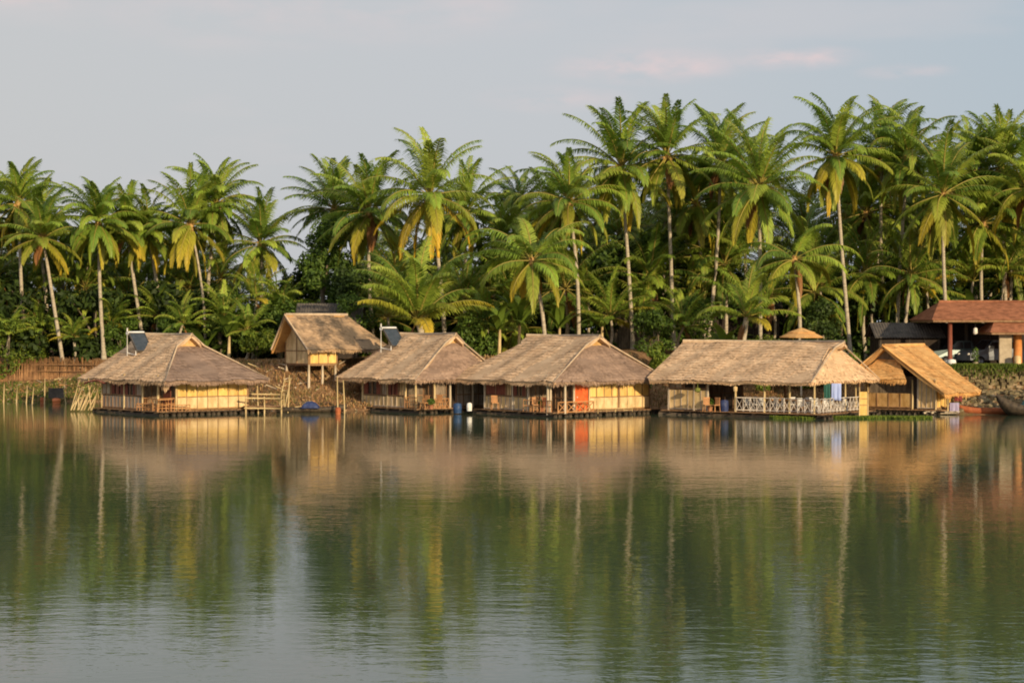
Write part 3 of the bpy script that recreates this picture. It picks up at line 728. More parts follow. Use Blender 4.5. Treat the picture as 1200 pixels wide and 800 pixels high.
def jug(loc, m, label, r=.2, h=.55, name='plastic_barrel', group=None):
    b = MB(); b.tube([(0, 0, 0), (0, 0, .04), (0, 0, h * .3), (0, 0, h * .34), (0, 0, h * .7), (0, 0, h * .74), (0, 0, h * .96), (0, 0, h)],
                     [r * .93, r, r, r * 1.05, r * 1.05, r, r * .97, r * .85], 14)
    e = empty(name, loc, 0, label, 'barrel' if 'barrel' in name else 'pot', group); b.build('body', m, e)
    b = MB(); b.tube([(0, 0, h), (0, 0, h + .035)], r * .55, 10); b.build('lid', m, e); return e

# --- first (left) raft house ---------------------------------------------------------------------------------------
TH = R(40)
def B1():
    D = 123.5; e = empty('floating_bungalow', (px(185, D), D, 0), TH, 'leftmost floating thatched house with a rooftop heater and a sunlit yellow bamboo side wall', 'floating house')
    Wx, Wy = 6.7, 7.3; z0, zt = .30, 2.3
    raft(e, -.5, Wx + .9, -.75, Wy + .5)
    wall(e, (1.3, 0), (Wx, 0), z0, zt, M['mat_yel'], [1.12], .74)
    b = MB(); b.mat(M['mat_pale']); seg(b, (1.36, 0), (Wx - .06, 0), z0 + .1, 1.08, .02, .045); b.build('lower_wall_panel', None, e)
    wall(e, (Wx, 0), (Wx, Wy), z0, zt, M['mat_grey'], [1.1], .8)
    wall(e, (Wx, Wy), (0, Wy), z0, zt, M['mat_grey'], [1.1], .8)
    wall(e, (0, Wy), (0, 2.0), z0, 1.1, M['mat_grey'], [], .5)
    wall(e, (0, 2.72), (0, 2.0), 1.15, zt, M['mat_grey'], [], .4)
    window(e, (0, 2.75), (0, 4.3), 1.14, zt - .1, M['glass'], 2); window(e, (0, 4.35), (0, 6.1), 1.14, zt - .1, M['glass'], 3)
    wall(e, (1.3, 2.0), (1.3, 0), z0, zt, M['mat_dark'], [1.1], .6); wall(e, (0, 2.0), (1.3, 2.0), z0, zt, M['mat_dark'], [1.1], .6)
    wall(e, (0, Wy), (0, 6.13), 1.14, zt, M['mat_grey'], [], .5)
    b = MB(); b.box(1.2, 1.235, .5, 1.4, z0, 2.15); b.build('door', M['curtain'], e)
    for (x, y) in ((0, 0), (1.28, -.07), (0, 1.95), (-.02, 4.32), (-.03, Wy)): post(e, x, y, .1, zt + .25, .075)
    railing(e, (0, 1.9), (0, .08), z0, .75, M['wood_org'], 7); railing(e, (.08, 0), (1.2, 0), z0, .75, M['wood_org'], 5)
    railing(e, (-.45, 1.9), (-.45, -.7), .25, .45, M['wood_org'], 7); railing(e, (-.4, -.72), (1.9, -.72), .25, .4, M['wood_org'], 8)
    gablet_roof(e, -.5, Wx + .6, -1.75, Wy + 2.5, 2.17, 5.1, 3.7, 1.6, .75, .6, M['thatch'], M['thatch_dark'])
    b = MB()
    for k in range(110):
        a = random.uniform(0, 6.28); r = random.uniform(0, .32); L = random.uniform(.35, .8) * (1 - r * .8)
        p = Vector((-.15 + r * math.cos(a), -1.15 + r * 1.3 * math.sin(a), 2.2)); q = p + Vector((-.3 * (p.x + .15), -.3 * (p.y + 1.15), -L)); w = Vector((.025, 0, 0)); t = random.uniform(.7, 1.1)
        b.add([p - w, p + w, q + w * .4, q - w * .4], [(0, 1, 2, 3)], tint=(t, t, t))
    b.build('loose_straw', M['thatch'], e)
    water = e.matrix_basis @ Vector((2.1, 5.5, 4.0)); water_heater(water, TH, 'solar water heater with dark panel and white tank on the leftmost thatched roof')
    return e
B1()
def B2():
    D = 127.2; e = empty('floating_bungalow', (px(487, D), D, 0), TH, 'second floating thatched house, with a dark water heater panel and a shaded right wall', 'floating house')
    Wx, Wy = 5.9, 5.9; z0, zt = .30, 2.3
    raft(e, -.5, Wx + .6, -.75, Wy + .5)
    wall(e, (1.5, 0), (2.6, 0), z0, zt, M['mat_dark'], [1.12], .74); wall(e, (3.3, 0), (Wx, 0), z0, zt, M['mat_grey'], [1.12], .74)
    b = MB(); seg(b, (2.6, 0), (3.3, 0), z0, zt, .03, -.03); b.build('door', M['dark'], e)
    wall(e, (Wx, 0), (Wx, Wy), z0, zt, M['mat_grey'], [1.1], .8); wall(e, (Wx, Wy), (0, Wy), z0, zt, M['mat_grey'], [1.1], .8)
    wall(e, (0, Wy), (0, 1.1), z0, 1.0, M['mat_pale'], [], .5, mb=M['mat_grey'])
    wall(e, (0, 1.75), (0, 1.1), 1.05, zt, M['mat_pale'], [], .4)
    window(e, (0, 1.8), (0, 3.05), 1.04, zt - .1, M['glass'], 3); window(e, (0, 3.75), (0, Wy - .1), 1.04, zt - .1, M['glass'], 2)
    wall(e, (0, 3.72), (0, 3.08), 1.05, zt, M['mat_grey'], [], .4)
    wall(e, (1.5, 1.1), (1.5, 0), z0, zt, M['mat_dark'], [1.1], .6); wall(e, (0, 1.1), (1.5, 1.1), z0, zt, M['mat_dark'], [1.1], .6)
    for (x, y) in ((0, 0), (1.5, -.07), (0, 1.1), (0, 3.07), (-.02, Wy), (2.55, -.4), (4.4, -.5)): post(e, x, y, .1, (zt + .1) if y > -.2 else 2.22, .075, M['bamboo'] if x < 2 else M['wood_pale'])
    railing(e, (-.1, 1.05), (-.1, -.3), z0, .7, M['wood_org'], 5)
    railing(e, (.1, -.62), (2.3, -.62), .2, .7, M['wood_org'], 6, cross=True)
    gablet_roof(e, -.8, Wx + .9, -1.0, Wy + 2.1, 2.17, 5.12, .9, 2.3, .6, .5, M['thatch'], M['thatch_dark'])
    p = e.matrix_basis @ Vector((2.1, Wy - 1.2, 4.3)); water_heater(p, TH, 'solar water heater with dark panel and white tank on the second thatched roof')
B2()
def B3():
    D = 121.9; e = empty('floating_bungalow', (px(645, D), D, 0), TH, 'third floating thatched house, with an orange red door and half sunlit yellow side wall', 'floating house')
    Wx, Wy = 8.6, 6.5; z0, zt = .30, 2.3
    raft(e, -.5, Wx + .3, -.75, Wy + .5)
    wall(e, (3.2, 0), (Wx, 0), z0, zt, M['mat_yel'], [1.12], .7)
    b = MB(); b.mat(M['mat_pale']); seg(b, (3.26, 0), (Wx - .06, 0), z0 + .1, 1.08, .02, .045); b.build('lower_wall_panel', None, e)
    b = MB(); seg(b, (2.06, 0), (3.14, 0), z0, 2.05, .04, .01); dr = b.build('door', M['red'], e)
    b = MB(); b.ball((2.2, -.06, 1.15), .04); b.build('handle', M['white'], dr)
    b = MB(); seg(b, (1.94, 0), (2.04, 0), z0, zt, .09); seg(b, (3.16, 0), (3.195, 0), z0, zt, .09); seg(b, (2.045, 0), (3.155, 0), 2.06, zt, .09); b.build('door_frame', M['wood'], e)
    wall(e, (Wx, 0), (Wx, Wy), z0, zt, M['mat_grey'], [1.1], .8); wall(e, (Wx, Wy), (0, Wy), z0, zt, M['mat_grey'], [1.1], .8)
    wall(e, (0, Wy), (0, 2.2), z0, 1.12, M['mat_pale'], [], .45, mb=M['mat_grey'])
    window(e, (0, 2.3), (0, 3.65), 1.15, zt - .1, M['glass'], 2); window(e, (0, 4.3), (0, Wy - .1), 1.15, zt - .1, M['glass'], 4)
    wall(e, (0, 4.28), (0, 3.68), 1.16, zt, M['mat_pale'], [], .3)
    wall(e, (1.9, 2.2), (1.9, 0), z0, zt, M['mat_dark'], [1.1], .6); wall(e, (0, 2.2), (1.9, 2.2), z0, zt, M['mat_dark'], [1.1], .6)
    for (x, y) in ((0, 0), (1.9, -.07), (0, 2.15), (0, 3.66), (0, Wy), (-.4, -.2), (.6, -.7)): post(e, x, y, .1, (zt + .1) if (x > -.2 and y > -.2) else 2.2, .08, M['wood_pale'])
    post(e, 3.2, -.09, .1, zt, .06, M['bamboo']); post(e, 5.75, -.09, .1, zt, .05, M['wood']); 
    railing(e, (-.45, 2.1), (-.45, -.6), .2, .8, M['wood_org'], 8); railing(e, (.0, -.72), (3.0, -.72), .2, .7, M['wood_org'], 4, cross=True, r=.045)
    railing(e, (3.4, -.7), (6.4, -.7), .1, .3, M['bamboo'], 4)
    gablet_roof(e, -.75, Wx + .6, -1.2, Wy + 3.4, 2.17, 5.02, 1.6, 3.1, .6, .5, M['thatch'], M['thatch_dark'])
B3()
# --- long open restaurant -------------------------------------------------------------------------------------------
def B4():
    D = 120.6; th = R(54); e = empty('floating_restaurant', (px(905, D), D, 0), th, 'long floating open restaurant with a straight thatched ridge and white crossed railings', 'floating restaurant')
    # local X right-back (end), local Y left-back (long side)
    Wx, Wy = 6.6, 7.5; z0, zt = .34, 2.35
    raft(e, -.5, Wx + .5, -3.6, Wy + .3, .3)
    wall(e, (0, Wy), (0, 4.6), z0, 1.6, M['mat_pale'], [], .5, mb=M['mat_grey']); wall(e, (0, Wy), (0, 6.4), 1.66, zt, M['mat_grey'], [], .5)
    window(e, (0, 6.35), (0, 4.65), 1.66, zt - .06, M['dark'], 0)
    wall(e, (0, Wy), (4.2, Wy), z0, zt, M['mat_grey'], [1.3], .7)
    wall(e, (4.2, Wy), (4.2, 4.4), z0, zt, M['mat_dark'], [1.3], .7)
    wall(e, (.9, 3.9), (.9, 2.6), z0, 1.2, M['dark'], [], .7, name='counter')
    for y in (Wy, 5.6, 4.6, 2.6, .55, -1.2, -2.9): post(e, 0, y, .1, (zt + .2) if y > -2 else 2.22, .07, M['bamboo'] if y < 4 else M['wood_pale'])
    for y in (-2.9, -.4, 2.4): post(e, Wx - .4, y, .1, 2.22 if y < -2 else zt + .2, .07, M['wood'])
    for x in (2.1, 4.2): post(e, x, -2.9, .1, 2.25, .06, M['bamboo'])
    railing(e, (-.05, 2.5), (-.05, -3.2), z0, .85, M['curtain_w'], 12, cross=True, r=.028); railing(e, (.05, -3.25), (Wx - .5, -3.25), z0, .85, M['curtain_w'], 13, cross=True, r=.028)
    railing(e, (Wx - .4, -3.1), (Wx - .4, 2.3), z0, .6, M['wood'], 6)
    gablet_roof(e, -.8, Wx + 2.2, -3.1, Wy + 1.0, 2.2, 4.65, .9, .45, .35, 2.4, M['thatch'], M['thatch'], ov=.75, K=16, fringe=.16)
    return e
E4 = B4(); E4m = E4.matrix_basis.copy()
def W4(x, y, z): return E4m @ Vector((x, y, z))
def chair(loc, rz, m, label, group=None):
    e = empty('plastic_chair', loc, rz, label, 'chair', group); b = MB()
    b.box(-.22, .22, -.22, .22, .41, .45); b.build('seat', m, e)
    b = MB()
    for i in range(5): b.box(-.2 + i * .085, -.14 + i * .085, .19, .225, .452, .82)
    b.box(-.22, .22, .185, .23, .82, .9); b.build('backrest', m, e)
    for x in (-.2, .2):
        for y in (-.2, .2):
            b = MB(); b.tube([(x, y, .41), (x * 1.15, y * 1.15, 0)], [.026, .018], 6); b.build('leg', m, e)
    return e
gc = random.Random(3)
c0 = None; spots = [(1.0, 1.6), (2.2, 1.2), (1.0, .1), (2.3, -.1), (1.0, -1.2), (2.2, -1.5), (.9, -2.5), (2.1, -2.7), (3.6, -2.4), (3.5, -.9), (.45, 2.0), (.5, 1.0), (.45, -.3), (.5, -1.8), (1.5, -2.75), (3.0, -2.8), (4.2, -2.7), (1.7, 2.3)]
for i, (x, y) in enumerate(spots):
    if c0 is None: c0 = chair(W4(x, y, .305), gc.uniform(0, 6), M['white'], 'white plastic chair behind the crossed white restaurant railing', 'white plastic chairs in the restaurant')
    else:
        c = copy_tree(c0); c.location = W4(x, y, .305); c.rotation_euler.z = gc.uniform(0, 6)
def table(loc, rz, label, m=None, group=None):
    e = empty('dining_table', loc, rz, label, 'table', group); b = MB(); b.box(-.55, .55, -.4, .4, .71, .75); b.build('tabletop', m or M['wood_org'], e)
    for x in (-.48, .48):
        for y in (-.33, .33):
            b = MB(); b.tube([(x, y, 0), (x, y, .71)], .03, 6); b.build('leg', m or M['wood_org'], e)
    return e
t0 = table(W4(1.6, .7, .305), .4, 'brown dining table among white chairs under the long restaurant roof', group='restaurant dining tables')
for (x, y) in ((1.6, -.6), (1.6, -2.1)): t = copy_tree(t0); t.location = W4(x, y, .305)
jug(W4(-.2, 3.3, .3), M['navy'], 'dark blue barrel standing at the restaurant entrance', .27, .7)
def plant_pot(loc, label, h=.5, m=None):
    e = empty('potted_plant', loc, 0, label, 'potted plant'); b = MB(); b.tube([(0, 0, 0), (0, 0, .26), (0, 0, .3)], [.13, .18, .2], 10); b.build('pot', m or M['tile'], e)
    V, Q, T, Cc = leaves(int(loc[0] * 10) % 97 + 3, [(0, 0, .3 + h / 2, .25, .25, h / 2)], 160, .09, MG); np_mesh('foliage', V, Q, T, Cc, M['broad'], e)
plant_pot(W4(-.25, 4.3, .3), 'potted plant with reddish pot against the pale restaurant wall', .5)
def hanging(loc, w, h, m, label, name='hanging_cloth', rz=0, cat='cloth'):
    b = MB(); n = 12
    vs = [];
    for j in range(7):
        for i in range(n + 1):
            f = i / n; z = -h * j / 6; vs.append((w * (f - .5), .03 * math.sin(f * 14) * (.4 + j / 6), z + .02 * math.sin(f * 5) * (j == 6)))
    fs = [(j * (n + 1) + i, j * (n + 1) + i + 1, (j + 1) * (n + 1) + i + 1, (j + 1) * (n + 1) + i) for j in range(6) for i in range(n)]
    b.add(vs, fs, smooth=True); o = b.build(name, m); o.location = loc; o.rotation_euler.z = rz
    md = o.modifiers.new('thickness', 'SOLIDIFY'); md.thickness = .012
    return tag(o, label, cat)
hanging(W4(2.05, -3.35, 2.12) + Vector((0, -.05, 0)), .6, 1.05, M['cloth_b'], 'light blue cloth hanging from the right end of the restaurant roof')
hanging(W4(1.5, -3.0, 2.12), .4, 1.0, M['cloth_t'], 'teal cloth hanging just left of the light blue one')
b = MB(); b.tube([(0, 0, 0), (0, 0, .35)], [.02, .02], 5); b.ball((0, 0, -.12), .2, .8, 9, 6, .1)
o = b.build('hanging_planter', M['grass']); o.location = W4(-.75, 4.9, 1.75); tag(o, 'yellow-green hanging plant under the restaurant eave', 'hanging plant')
for v in o.data.color_attributes['tint'].data: v.color = (.22, .24, .05, 1)
b = MB(); b.tube([(0, 0, 0), (0, 0, -.4)], [.015, .015], 5); b.tube([(0, 0, -.4), (0, 0, -.45), (0, 0, -.7), (0, 0, -.74)], [.05, .14, .12, .05], 10)
o = b.build('hanging_lantern', M['mat_pale']); o.location = W4(-.55, 2.3, 2.3); tag(o, 'pale round lantern hanging at the restaurant entrance post', 'lantern')

# --- fresh thatch hut at the right ------------------------------------------------------------------------------------
def B5():
    D = 125.0; th = R(62); e = empty('floating_hut', (px(1097, D), D, 0), 0, 'small floating hut with fresh orange thatch sloping far down to the right', 'floating hut')
    # local frame here: X right along the gable front, Y back; turned so that the front looks a little left
    e.rotation_euler.z = R(-35)
    w = 4.9; z0, zt = .35, 1.95; L = 5.4
    # walls
    wall(e, (-w, 0), (-1.62, 0), z0, 1.3, M['mat_org'], [], .78, mb=M['wood'])
    wall(e, (-1.28, 0), (0, 0), z0, 2.25, M['mat_pale'], [], .32, mb=M['mat_grey'])
    b = MB(); b.mat(M['mat_pale']); b.add([(-1.28, -.02, 2.25), (0, -.02, 2.25), (-1.28, -.02, 2.75), (-1.28, .02, 2.25), (0, .02, 2.25), (-1.28, .02, 2.75)], [(0, 1, 2), (3, 5, 4), (0, 2, 5, 3), (1, 4, 5, 2), (0, 3, 4, 1)]); b.build('gable_wall', None, e)
    wall(e, (0, 0), (0, L), z0, 1.85, M['mat_yel'], [], .7); wall(e, (0, L), (-w, L), z0, 2.3, M['mat_org'], [], .8); wall(e, (-w, L), (-w, 0), z0, 2.0, M['mat_org'], [1.2], .8)
    b = MB(); seg(b, (-1.6, .5), (-w, .5), z0, 2.4, .04); b.build('inner_wall', M['mat_dark'], e)
    b = MB(); b.box(-1.58, -1.3, .02, .06, z0, 2.5); b.build('door', M['dark'], e)
    for (x, y) in ((-w, -.05), (-1.61, -.03), (0, -.06), (-w - .55, -.35)): post(e, x, y, -.3, 2.2, .06)
    raft(e, -w - .9, .7, -.75, L + .2, .3)
    # main roof: short left slope, long right slope
    xr = -3.3; zr = 4.38
    b = MB(); b.mat(M['thatch_new'])
    Hr = math.hypot(4.25, 3.05); up = Vector((-4.25, 0, 3.05)).normalized()
    thatch_plane(b, Vector((xr + 4.25, -.75, zr - 3.05)), Vector((0, 1, 0)), up, Hr, 6, lambda t: 0, lambda t: L + 1.15 - .5 * (1 - t) , 18, fringe=.3)
    Hl = math.hypot(1.9, 1.5); up = Vector((1.9, 0, 1.5)).normalized()
    thatch_plane(b, Vector((xr - 1.9, -.75, zr - 1.5)), Vector((0, 1, 0)), up, Hl, 6, lambda t: 0, lambda t: L + 1.15, 10, fringe=.2)
    # skirt over the front window, leaning out from the gable
    up = Vector((0, .95, 1.25)); H = up.length; up.normalize()
    thatch_plane(b, Vector((-5.3, -1.15, 2.25)), Vector((1, 0, 0)), up, H, 3.8, lambda t: lerp(0, 1.4, t), lambda t: lerp(3.7, 2.75, t), 8, fringe=.3)
    rf = b.build('roof', None, e)
    b = MB(); b.tube([(xr, -.78, zr + .04), (xr, L + .4, zr + .04)], .11, 6)
    b.tube([(xr, -.8, zr), (xr + 4.2, -.8, zr - 3.01)], .06, 5); b.tube([(xr, -.8, zr), (xr - 1.9, -.8, zr - 1.5)], .06, 5); b.build('ridge_cap', M['thatch_new'], rf)
    b = MB(); b.add([(xr - 1.5, -.1, zr - 1.4), (xr + 1.5, -.1, zr - 1.4), (xr, -.1, zr - .15), (xr - 1.5, -.05, zr - 1.4), (xr + 1.5, -.05, zr - 1.4), (xr, -.05, zr - .15)],
                    [(0, 1, 2), (3, 5, 4), (0, 2, 5, 3), (1, 4, 5, 2), (0, 3, 4, 1)]); b.build('gable_panel', M['mat_dark'], rf)
    return e
E5 = B5(); E5m = E5.matrix_basis.copy() @ Matrix.Rotation(R(-35), 4, 'Z') if False else Matrix.Translation(E5.location) @ Matrix.Rotation(R(-35), 4, 'Z')
def W5(x, y, z): return E5m @ Vector((x, y, z))
# narrow woven screen between restaurant and hut
e = empty('bamboo_screen', at(1012, 484, 120.3) , R(-10), 'narrow upright sunlit yellow bamboo screen between restaurant and orange hut', 'screen')
e.location.z = .15
b = MB(); b.box(-.24, .24, -.03, .03, 0, 1.45); b.build('panel', M['mat_yel'], e)
for x in (-.26, .26): post(e, x, -.03, -.4, 1.75, .035)
b = MB(); b.box(-.25, .25, -.06, -.032, .6, .68); b.box(-.25, .25, -.06, -.032, 1.0, 1.06); b.build('crossbar', M['mat_org'], e)
# porch clutter right of the hut
for i, (x, y, h) in enumerate(((.75, .1, 1.25), (.8, 3.0, 1.25))): 
    o = post(None, 0, 0, -.4, h, .05); o.name = 'bamboo_pole'; o.location = W5(x, y, 0); tag(o, ['bamboo pole propping the low right eave of the orange hut', 'second bamboo pole farther right under the orange hut eave'][i], 'pole')
hanging(W5(1.0, .6, .75), .6, .7, M['cloth_p'], 'lilac blanket hung over the water at the right of the orange hut')
hanging(W5(.9, 1.5, 1.15), .5, .35, M['cloth_r'], 'crimson cloth under the right eave of the orange hut')
b = MB()
for k in range(3): b.tube([(0, k * .3, .12), (2.2, k * .3, .1)], .07, 6)
for k in range(6): b.box(.1 + k * .38, .38 + k * .38, -.15, .8, .19, .22)
o = b.build('gangplank', M['wood_pale']); o.location = W5(-.4, -1.0, 0); tag(o, 'pale plank walkway floating in front of the orange hut', 'walkway')

# --- stilt hut on the bank --------------------------------------------------------------------------------------------
def stilt_hut():
    D = 133.5; e = empty('stilt_hut', (px(362, D), D, 0), R(38), 'raised bamboo hut on thin stilts with a patchy thatched gable roof on the bank', 'stilt hut')
    # local X right-back along the side wall, local Y left-back along the gable
    L = 2.3; Wd = 3.1; zf = 3.05; zw = 4.55; zr = 6.45
    wall(e, (0, 0), (L, 0), zf, zw, M['mat_yel'], [], .9)
    b = MB(); b.mat(M['mat_pale'])
    n = 6
    b.add([(0, 0, zf), (0, Wd, zf), (0, Wd, zw), (0, Wd / 2, zr - .25), (0, 0, zw), (.05, 0, zf), (.05, Wd, zf), (.05, Wd, zw), (.05, Wd / 2, zr - .25), (.05, 0, zw)],
          [(0, 4, 3, 2, 1), (5, 6, 7, 8, 9), (0, 1, 6, 5), (1, 2, 7, 6), (2, 3, 8, 7), (3, 4, 9, 8), (4, 0, 5, 9)])
    b.mat(M['wood'])
    for y in (.06, Wd * .5, Wd - .06): seg(b, (-.02, y - .03), (-.02, y + .03), zf, zw + (.0 if abs(y - Wd / 2) > 1 else 1.2), .05)
    seg(b, (-.02, .02), (-.02, Wd - .02), zf + .9, zf + .95, .06); seg(b, (-.02, .02), (-.02, Wd - .02), zf, zf + .06, .07)
    b.build('gable_wall', None, e)
    wall(e, (L, 0), (L, Wd), zf, zw, M['mat_grey'], [], .9); wall(e, (L, Wd), (0, Wd), zf, zw, M['mat_grey'], [], .9)
    b = MB(); b.box(.03, L - .03, .03, Wd - .03, zf - .1, zf - .004); b.build('floor', M['wood'], e)
    for (x, y) in ((.05, .1), (.05, Wd - .1), (L - .1, .1), (L - .1, Wd - .1), (L / 2, .1)):
        wp = Matrix.Rotation(R(38), 4, 'Z') @ Vector((x, y, 0)) + e.location
        post(e, x, y, ground_z(wp.x, wp.y) - .3, zf + .1, .085, M['wood_pale'], 'stilt')
    b = MB(); b.mat(M['thatch_shaded']); half = Wd / 2 + .85; rise = zr - 4.05; H = math.hypot(half, rise)
    x0 = -.95; Lx = L + 5.0
    up = Vector((0, half, rise)).normalized()
    thatch_plane(b, Vector((x0, Wd / 2 - half, zr - rise)), Vector((1, 0, 0)), up, H, Lx, lambda t: -.0 + .35 * (1 - t), lambda t: Lx - 2.3 * t, 16, fringe=.25)
    up = Vector((0, -half, rise)).normalized(); b.mat(M['thatch_new'])
    thatch_plane(b, Vector((x0, Wd / 2 + half, zr - rise)), Vector((1, 0, 0)), up, H, Lx, lambda t: .35 * (1 - t), lambda t: Lx - 2.3 * t, 14, fringe=.22)
    b.mat(M['thatch_dark']); up = Vector((-2.3, 0, rise)); H2 = up.length; up.normalize()
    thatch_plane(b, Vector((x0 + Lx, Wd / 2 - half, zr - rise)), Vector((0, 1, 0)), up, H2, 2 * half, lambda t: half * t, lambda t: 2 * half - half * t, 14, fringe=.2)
    rf = b.build('roof', None, e)
    b = MB(); b.tube([(x0, Wd / 2, zr + .03), (x0 + Lx - 2.2, Wd / 2, zr + .03)], .11, 6)
    for s in (-1, 1): b.tube([(x0 - .02, Wd / 2, zr), (x0 + .33, Wd / 2 + s * half, zr - rise)], .06, 5)
    b.build('ridge_cap', M['ridge'], rf)
stilt_hut()
def shed(x, D, w, d, z0, z1, label, roofm, wallm, pitch=.8, ov=.4, name='shed', rz=0):
    X = px(x, D); e = empty(name, (X, D, z0), rz, label, 'shed'); h = z1 - z0
    for (p, q) in (((-w / 2, 0), (w / 2, 0)), ((w / 2, 0), (w / 2, d)), ((w / 2, d), (-w / 2, d)), ((-w / 2, d), (-w / 2, 0))): wall(e, p, q, 0, h - pitch, wallm, [], 1.0, mb=M['wood_dark'])
    b = MB()
    for s in (0, 1):
        y0, y1 = (-ov, d / 2) if s == 0 else (d + ov, d / 2); n = int((w + 2 * ov) / .2)
        for i in range(n):
            x0 = -w / 2 - ov + i * (w + 2 * ov) / n; xm = x0 + (w + 2 * ov) / n / 2; x1 = x0 + (w + 2 * ov) / n
            za, zb = h - pitch - .1, h
            b.add([(x0, y0, za), (xm, y0, za + .05), (x1, y0, za), (x1, y1, zb), (xm, y1, zb + .05), (x0, y1, zb)], [(0, 1, 4, 5), (1, 2, 3, 4)])
    o = b.build('roof', roofm, e); md = o.modifiers.new('thickness', 'SOLIDIFY'); md.thickness = .04
    return e
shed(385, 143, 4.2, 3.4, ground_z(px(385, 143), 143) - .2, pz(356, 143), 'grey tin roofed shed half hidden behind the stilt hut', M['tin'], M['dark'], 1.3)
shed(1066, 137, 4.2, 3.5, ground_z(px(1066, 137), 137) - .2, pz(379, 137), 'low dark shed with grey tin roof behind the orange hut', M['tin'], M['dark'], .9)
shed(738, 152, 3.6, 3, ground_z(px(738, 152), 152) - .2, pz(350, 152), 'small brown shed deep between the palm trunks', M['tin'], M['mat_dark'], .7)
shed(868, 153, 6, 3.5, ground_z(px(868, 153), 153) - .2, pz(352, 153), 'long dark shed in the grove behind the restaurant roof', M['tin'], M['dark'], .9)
# thatched parasol
e = empty('thatched_parasol', (px(939, 133), 133, ground_z(px(939, 133), 133)), 0, 'small round thatched parasol above the long roof, before the dark shed', 'parasol')
zt = pz(384, 133) - e.location.z; b = MB(); b.mat(M['thatch_new'])
for k in range(16):
    a0, a1 = k * math.pi / 8, (k + 1) * math.pi / 8
    for (r0, z0_, r1, z1_) in ((1.5, zt - .62, .9, zt - .34), (.95, zt - .31, .05, zt)):
        b.add([(r0 * math.cos(a0), r0 * math.sin(a0), z0_), (r0 * math.cos(a1), r0 * math.sin(a1), z0_), (r1 * math.cos(a1), r1 * math.sin(a1), z1_), (r1 * math.cos(a0), r1 * math.sin(a0), z1_)], [(0, 1, 2, 3)], tint=(random.uniform(.8, 1.1),) * 3)
o = b.build('canopy', None, e); md = o.modifiers.new('t', 'SOLIDIFY'); md.thickness = .08
post(e, 0, 0, -.2, zt - .1, .06, M['wood_pale'], 'pole')

# --- right terrace: retaining wall, pavilions, cars ---------------------------------------------------------------------
def stone_wall():
    b = MB(); g = random.Random(9); x = 27.0
    while x < 36:
        for row in range(9):
            zz = 1.0 + row * .22 + g.uniform(-.04, .04); w = g.uniform(.28, .5); z1 = min(zz + g.uniform(.2, .28), 2.98)
            xx = x + g.uniform(-.2, .2)
            y = 131.05 + g.uniform(-.06, .06) + row * .03
            t = g.uniform(.75, 1.1)
            vs = []
            for (ax, az) in ((xx, zz), (xx + w, zz + g.uniform(-.03, .03)), (xx + w, z1), (xx, z1 + g.uniform(-.03, .03))): vs.append((ax, y, az))
            c = ((xx + xx + w) / 2, y - .1, (zz + z1) / 2)
            bb = [(vx * .8 + c[0] * .2, y - .1 - g.uniform(0, .07), vz * .8 + c[2] * .2) for (vx, _, vz) in vs]
            bk = [(vx, y + .4, vz) for (vx, _, vz) in vs]
            b.add(bb + vs + bk, [(0, 1, 2, 3), (4, 5, 1, 0), (5, 6, 2, 1), (6, 7, 3, 2), (7, 4, 0, 3), (8, 9, 5, 4), (9, 10, 6, 5), (10, 11, 7, 6), (11, 8, 4, 7)], tint=(t, t, t))
        x += .34
    b.box(27, 36.4, 131.3, 131.9, .3, 2.9)
    b.build('retaining_wall', M['stone'], label='rough brown stone retaining wall with grass along its top, right of the orange hut', cat='wall')
stone_wall()
g9 = np.random.default_rng(4)
def grass(name, n, xf, h, label, cols, wid=.02):
    V = []; Cc = []; Q = []
    for i in range(n):
        x, y, z = xf(g9); a = g9.uniform(0, 6.28); dx, dy = math.cos(a) * wid, math.sin(a) * wid; hh = h * g9.uniform(.5, 1.3); lx, ly = g9.normal(0, .35, 2) * hh
        V += [(x - dx, y - dy, z), (x + dx, y + dy, z), (x + dx * .4 + lx, y + dy * .4 + ly, z + hh), (x - dx * .4 + lx, y - dy * .4 + ly, z + hh)]
        c = cols[g9.integers(0, len(cols))] * g9.uniform(.7, 1.3); Cc += [c] * 4
    V = np.array(V); Q = np.arange(len(V)).reshape(-1, 4)
    o = np_mesh(name, V, Q, np.zeros((0, 3), int), np.array(Cc), M['grass']); tag(o, label, 'grass', kind='stuff')
def f1(g):
    x = g.uniform(26.6, 35); y = g.uniform(130.75, 131.9); return x, y, 2.9 - max(0, 131.0 - y) * g.uniform(0, 4)
grass('grass', 5000, f1, .22, 'short green grass along the top of the stone retaining wall', BG_ * .8, .03)
def f2(g):
    X = g.uniform(px(905, 119), px(1092, 119)); return X, 118.6 + g.uniform(0, 1.6) + .3 * math.sin(X * 2), .0
grass('water_plants', 9000, f2, .13, 'floating green water plants before the restaurant and orange hut', BG_, .035)
def f3(g):
    x = g.uniform(-42, -27); y = g.uniform(146.6, 149.2); return x, y, ground_z(x, y) - .02
grass('bank_grass', 5000, f3, .22, 'green and yellow grass on the slope below the stick fence at left', np.vstack([MG, BG_, [(.30, .22, .08)]]), .03)
def f4(g):
    x = g.uniform(-24, 30); y = interp(x, SHORE) + g.uniform(.3, 8) ; return x, y, ground_z(x, y) - .02
grass('dry_grass', 16000, f4, .22, 'dry brown and olive grass and litter on the bank behind the houses', np.array([(.40, .22, .09), (.30, .17, .07), (.16, .14, .04), (.50, .32, .15)]), .035)
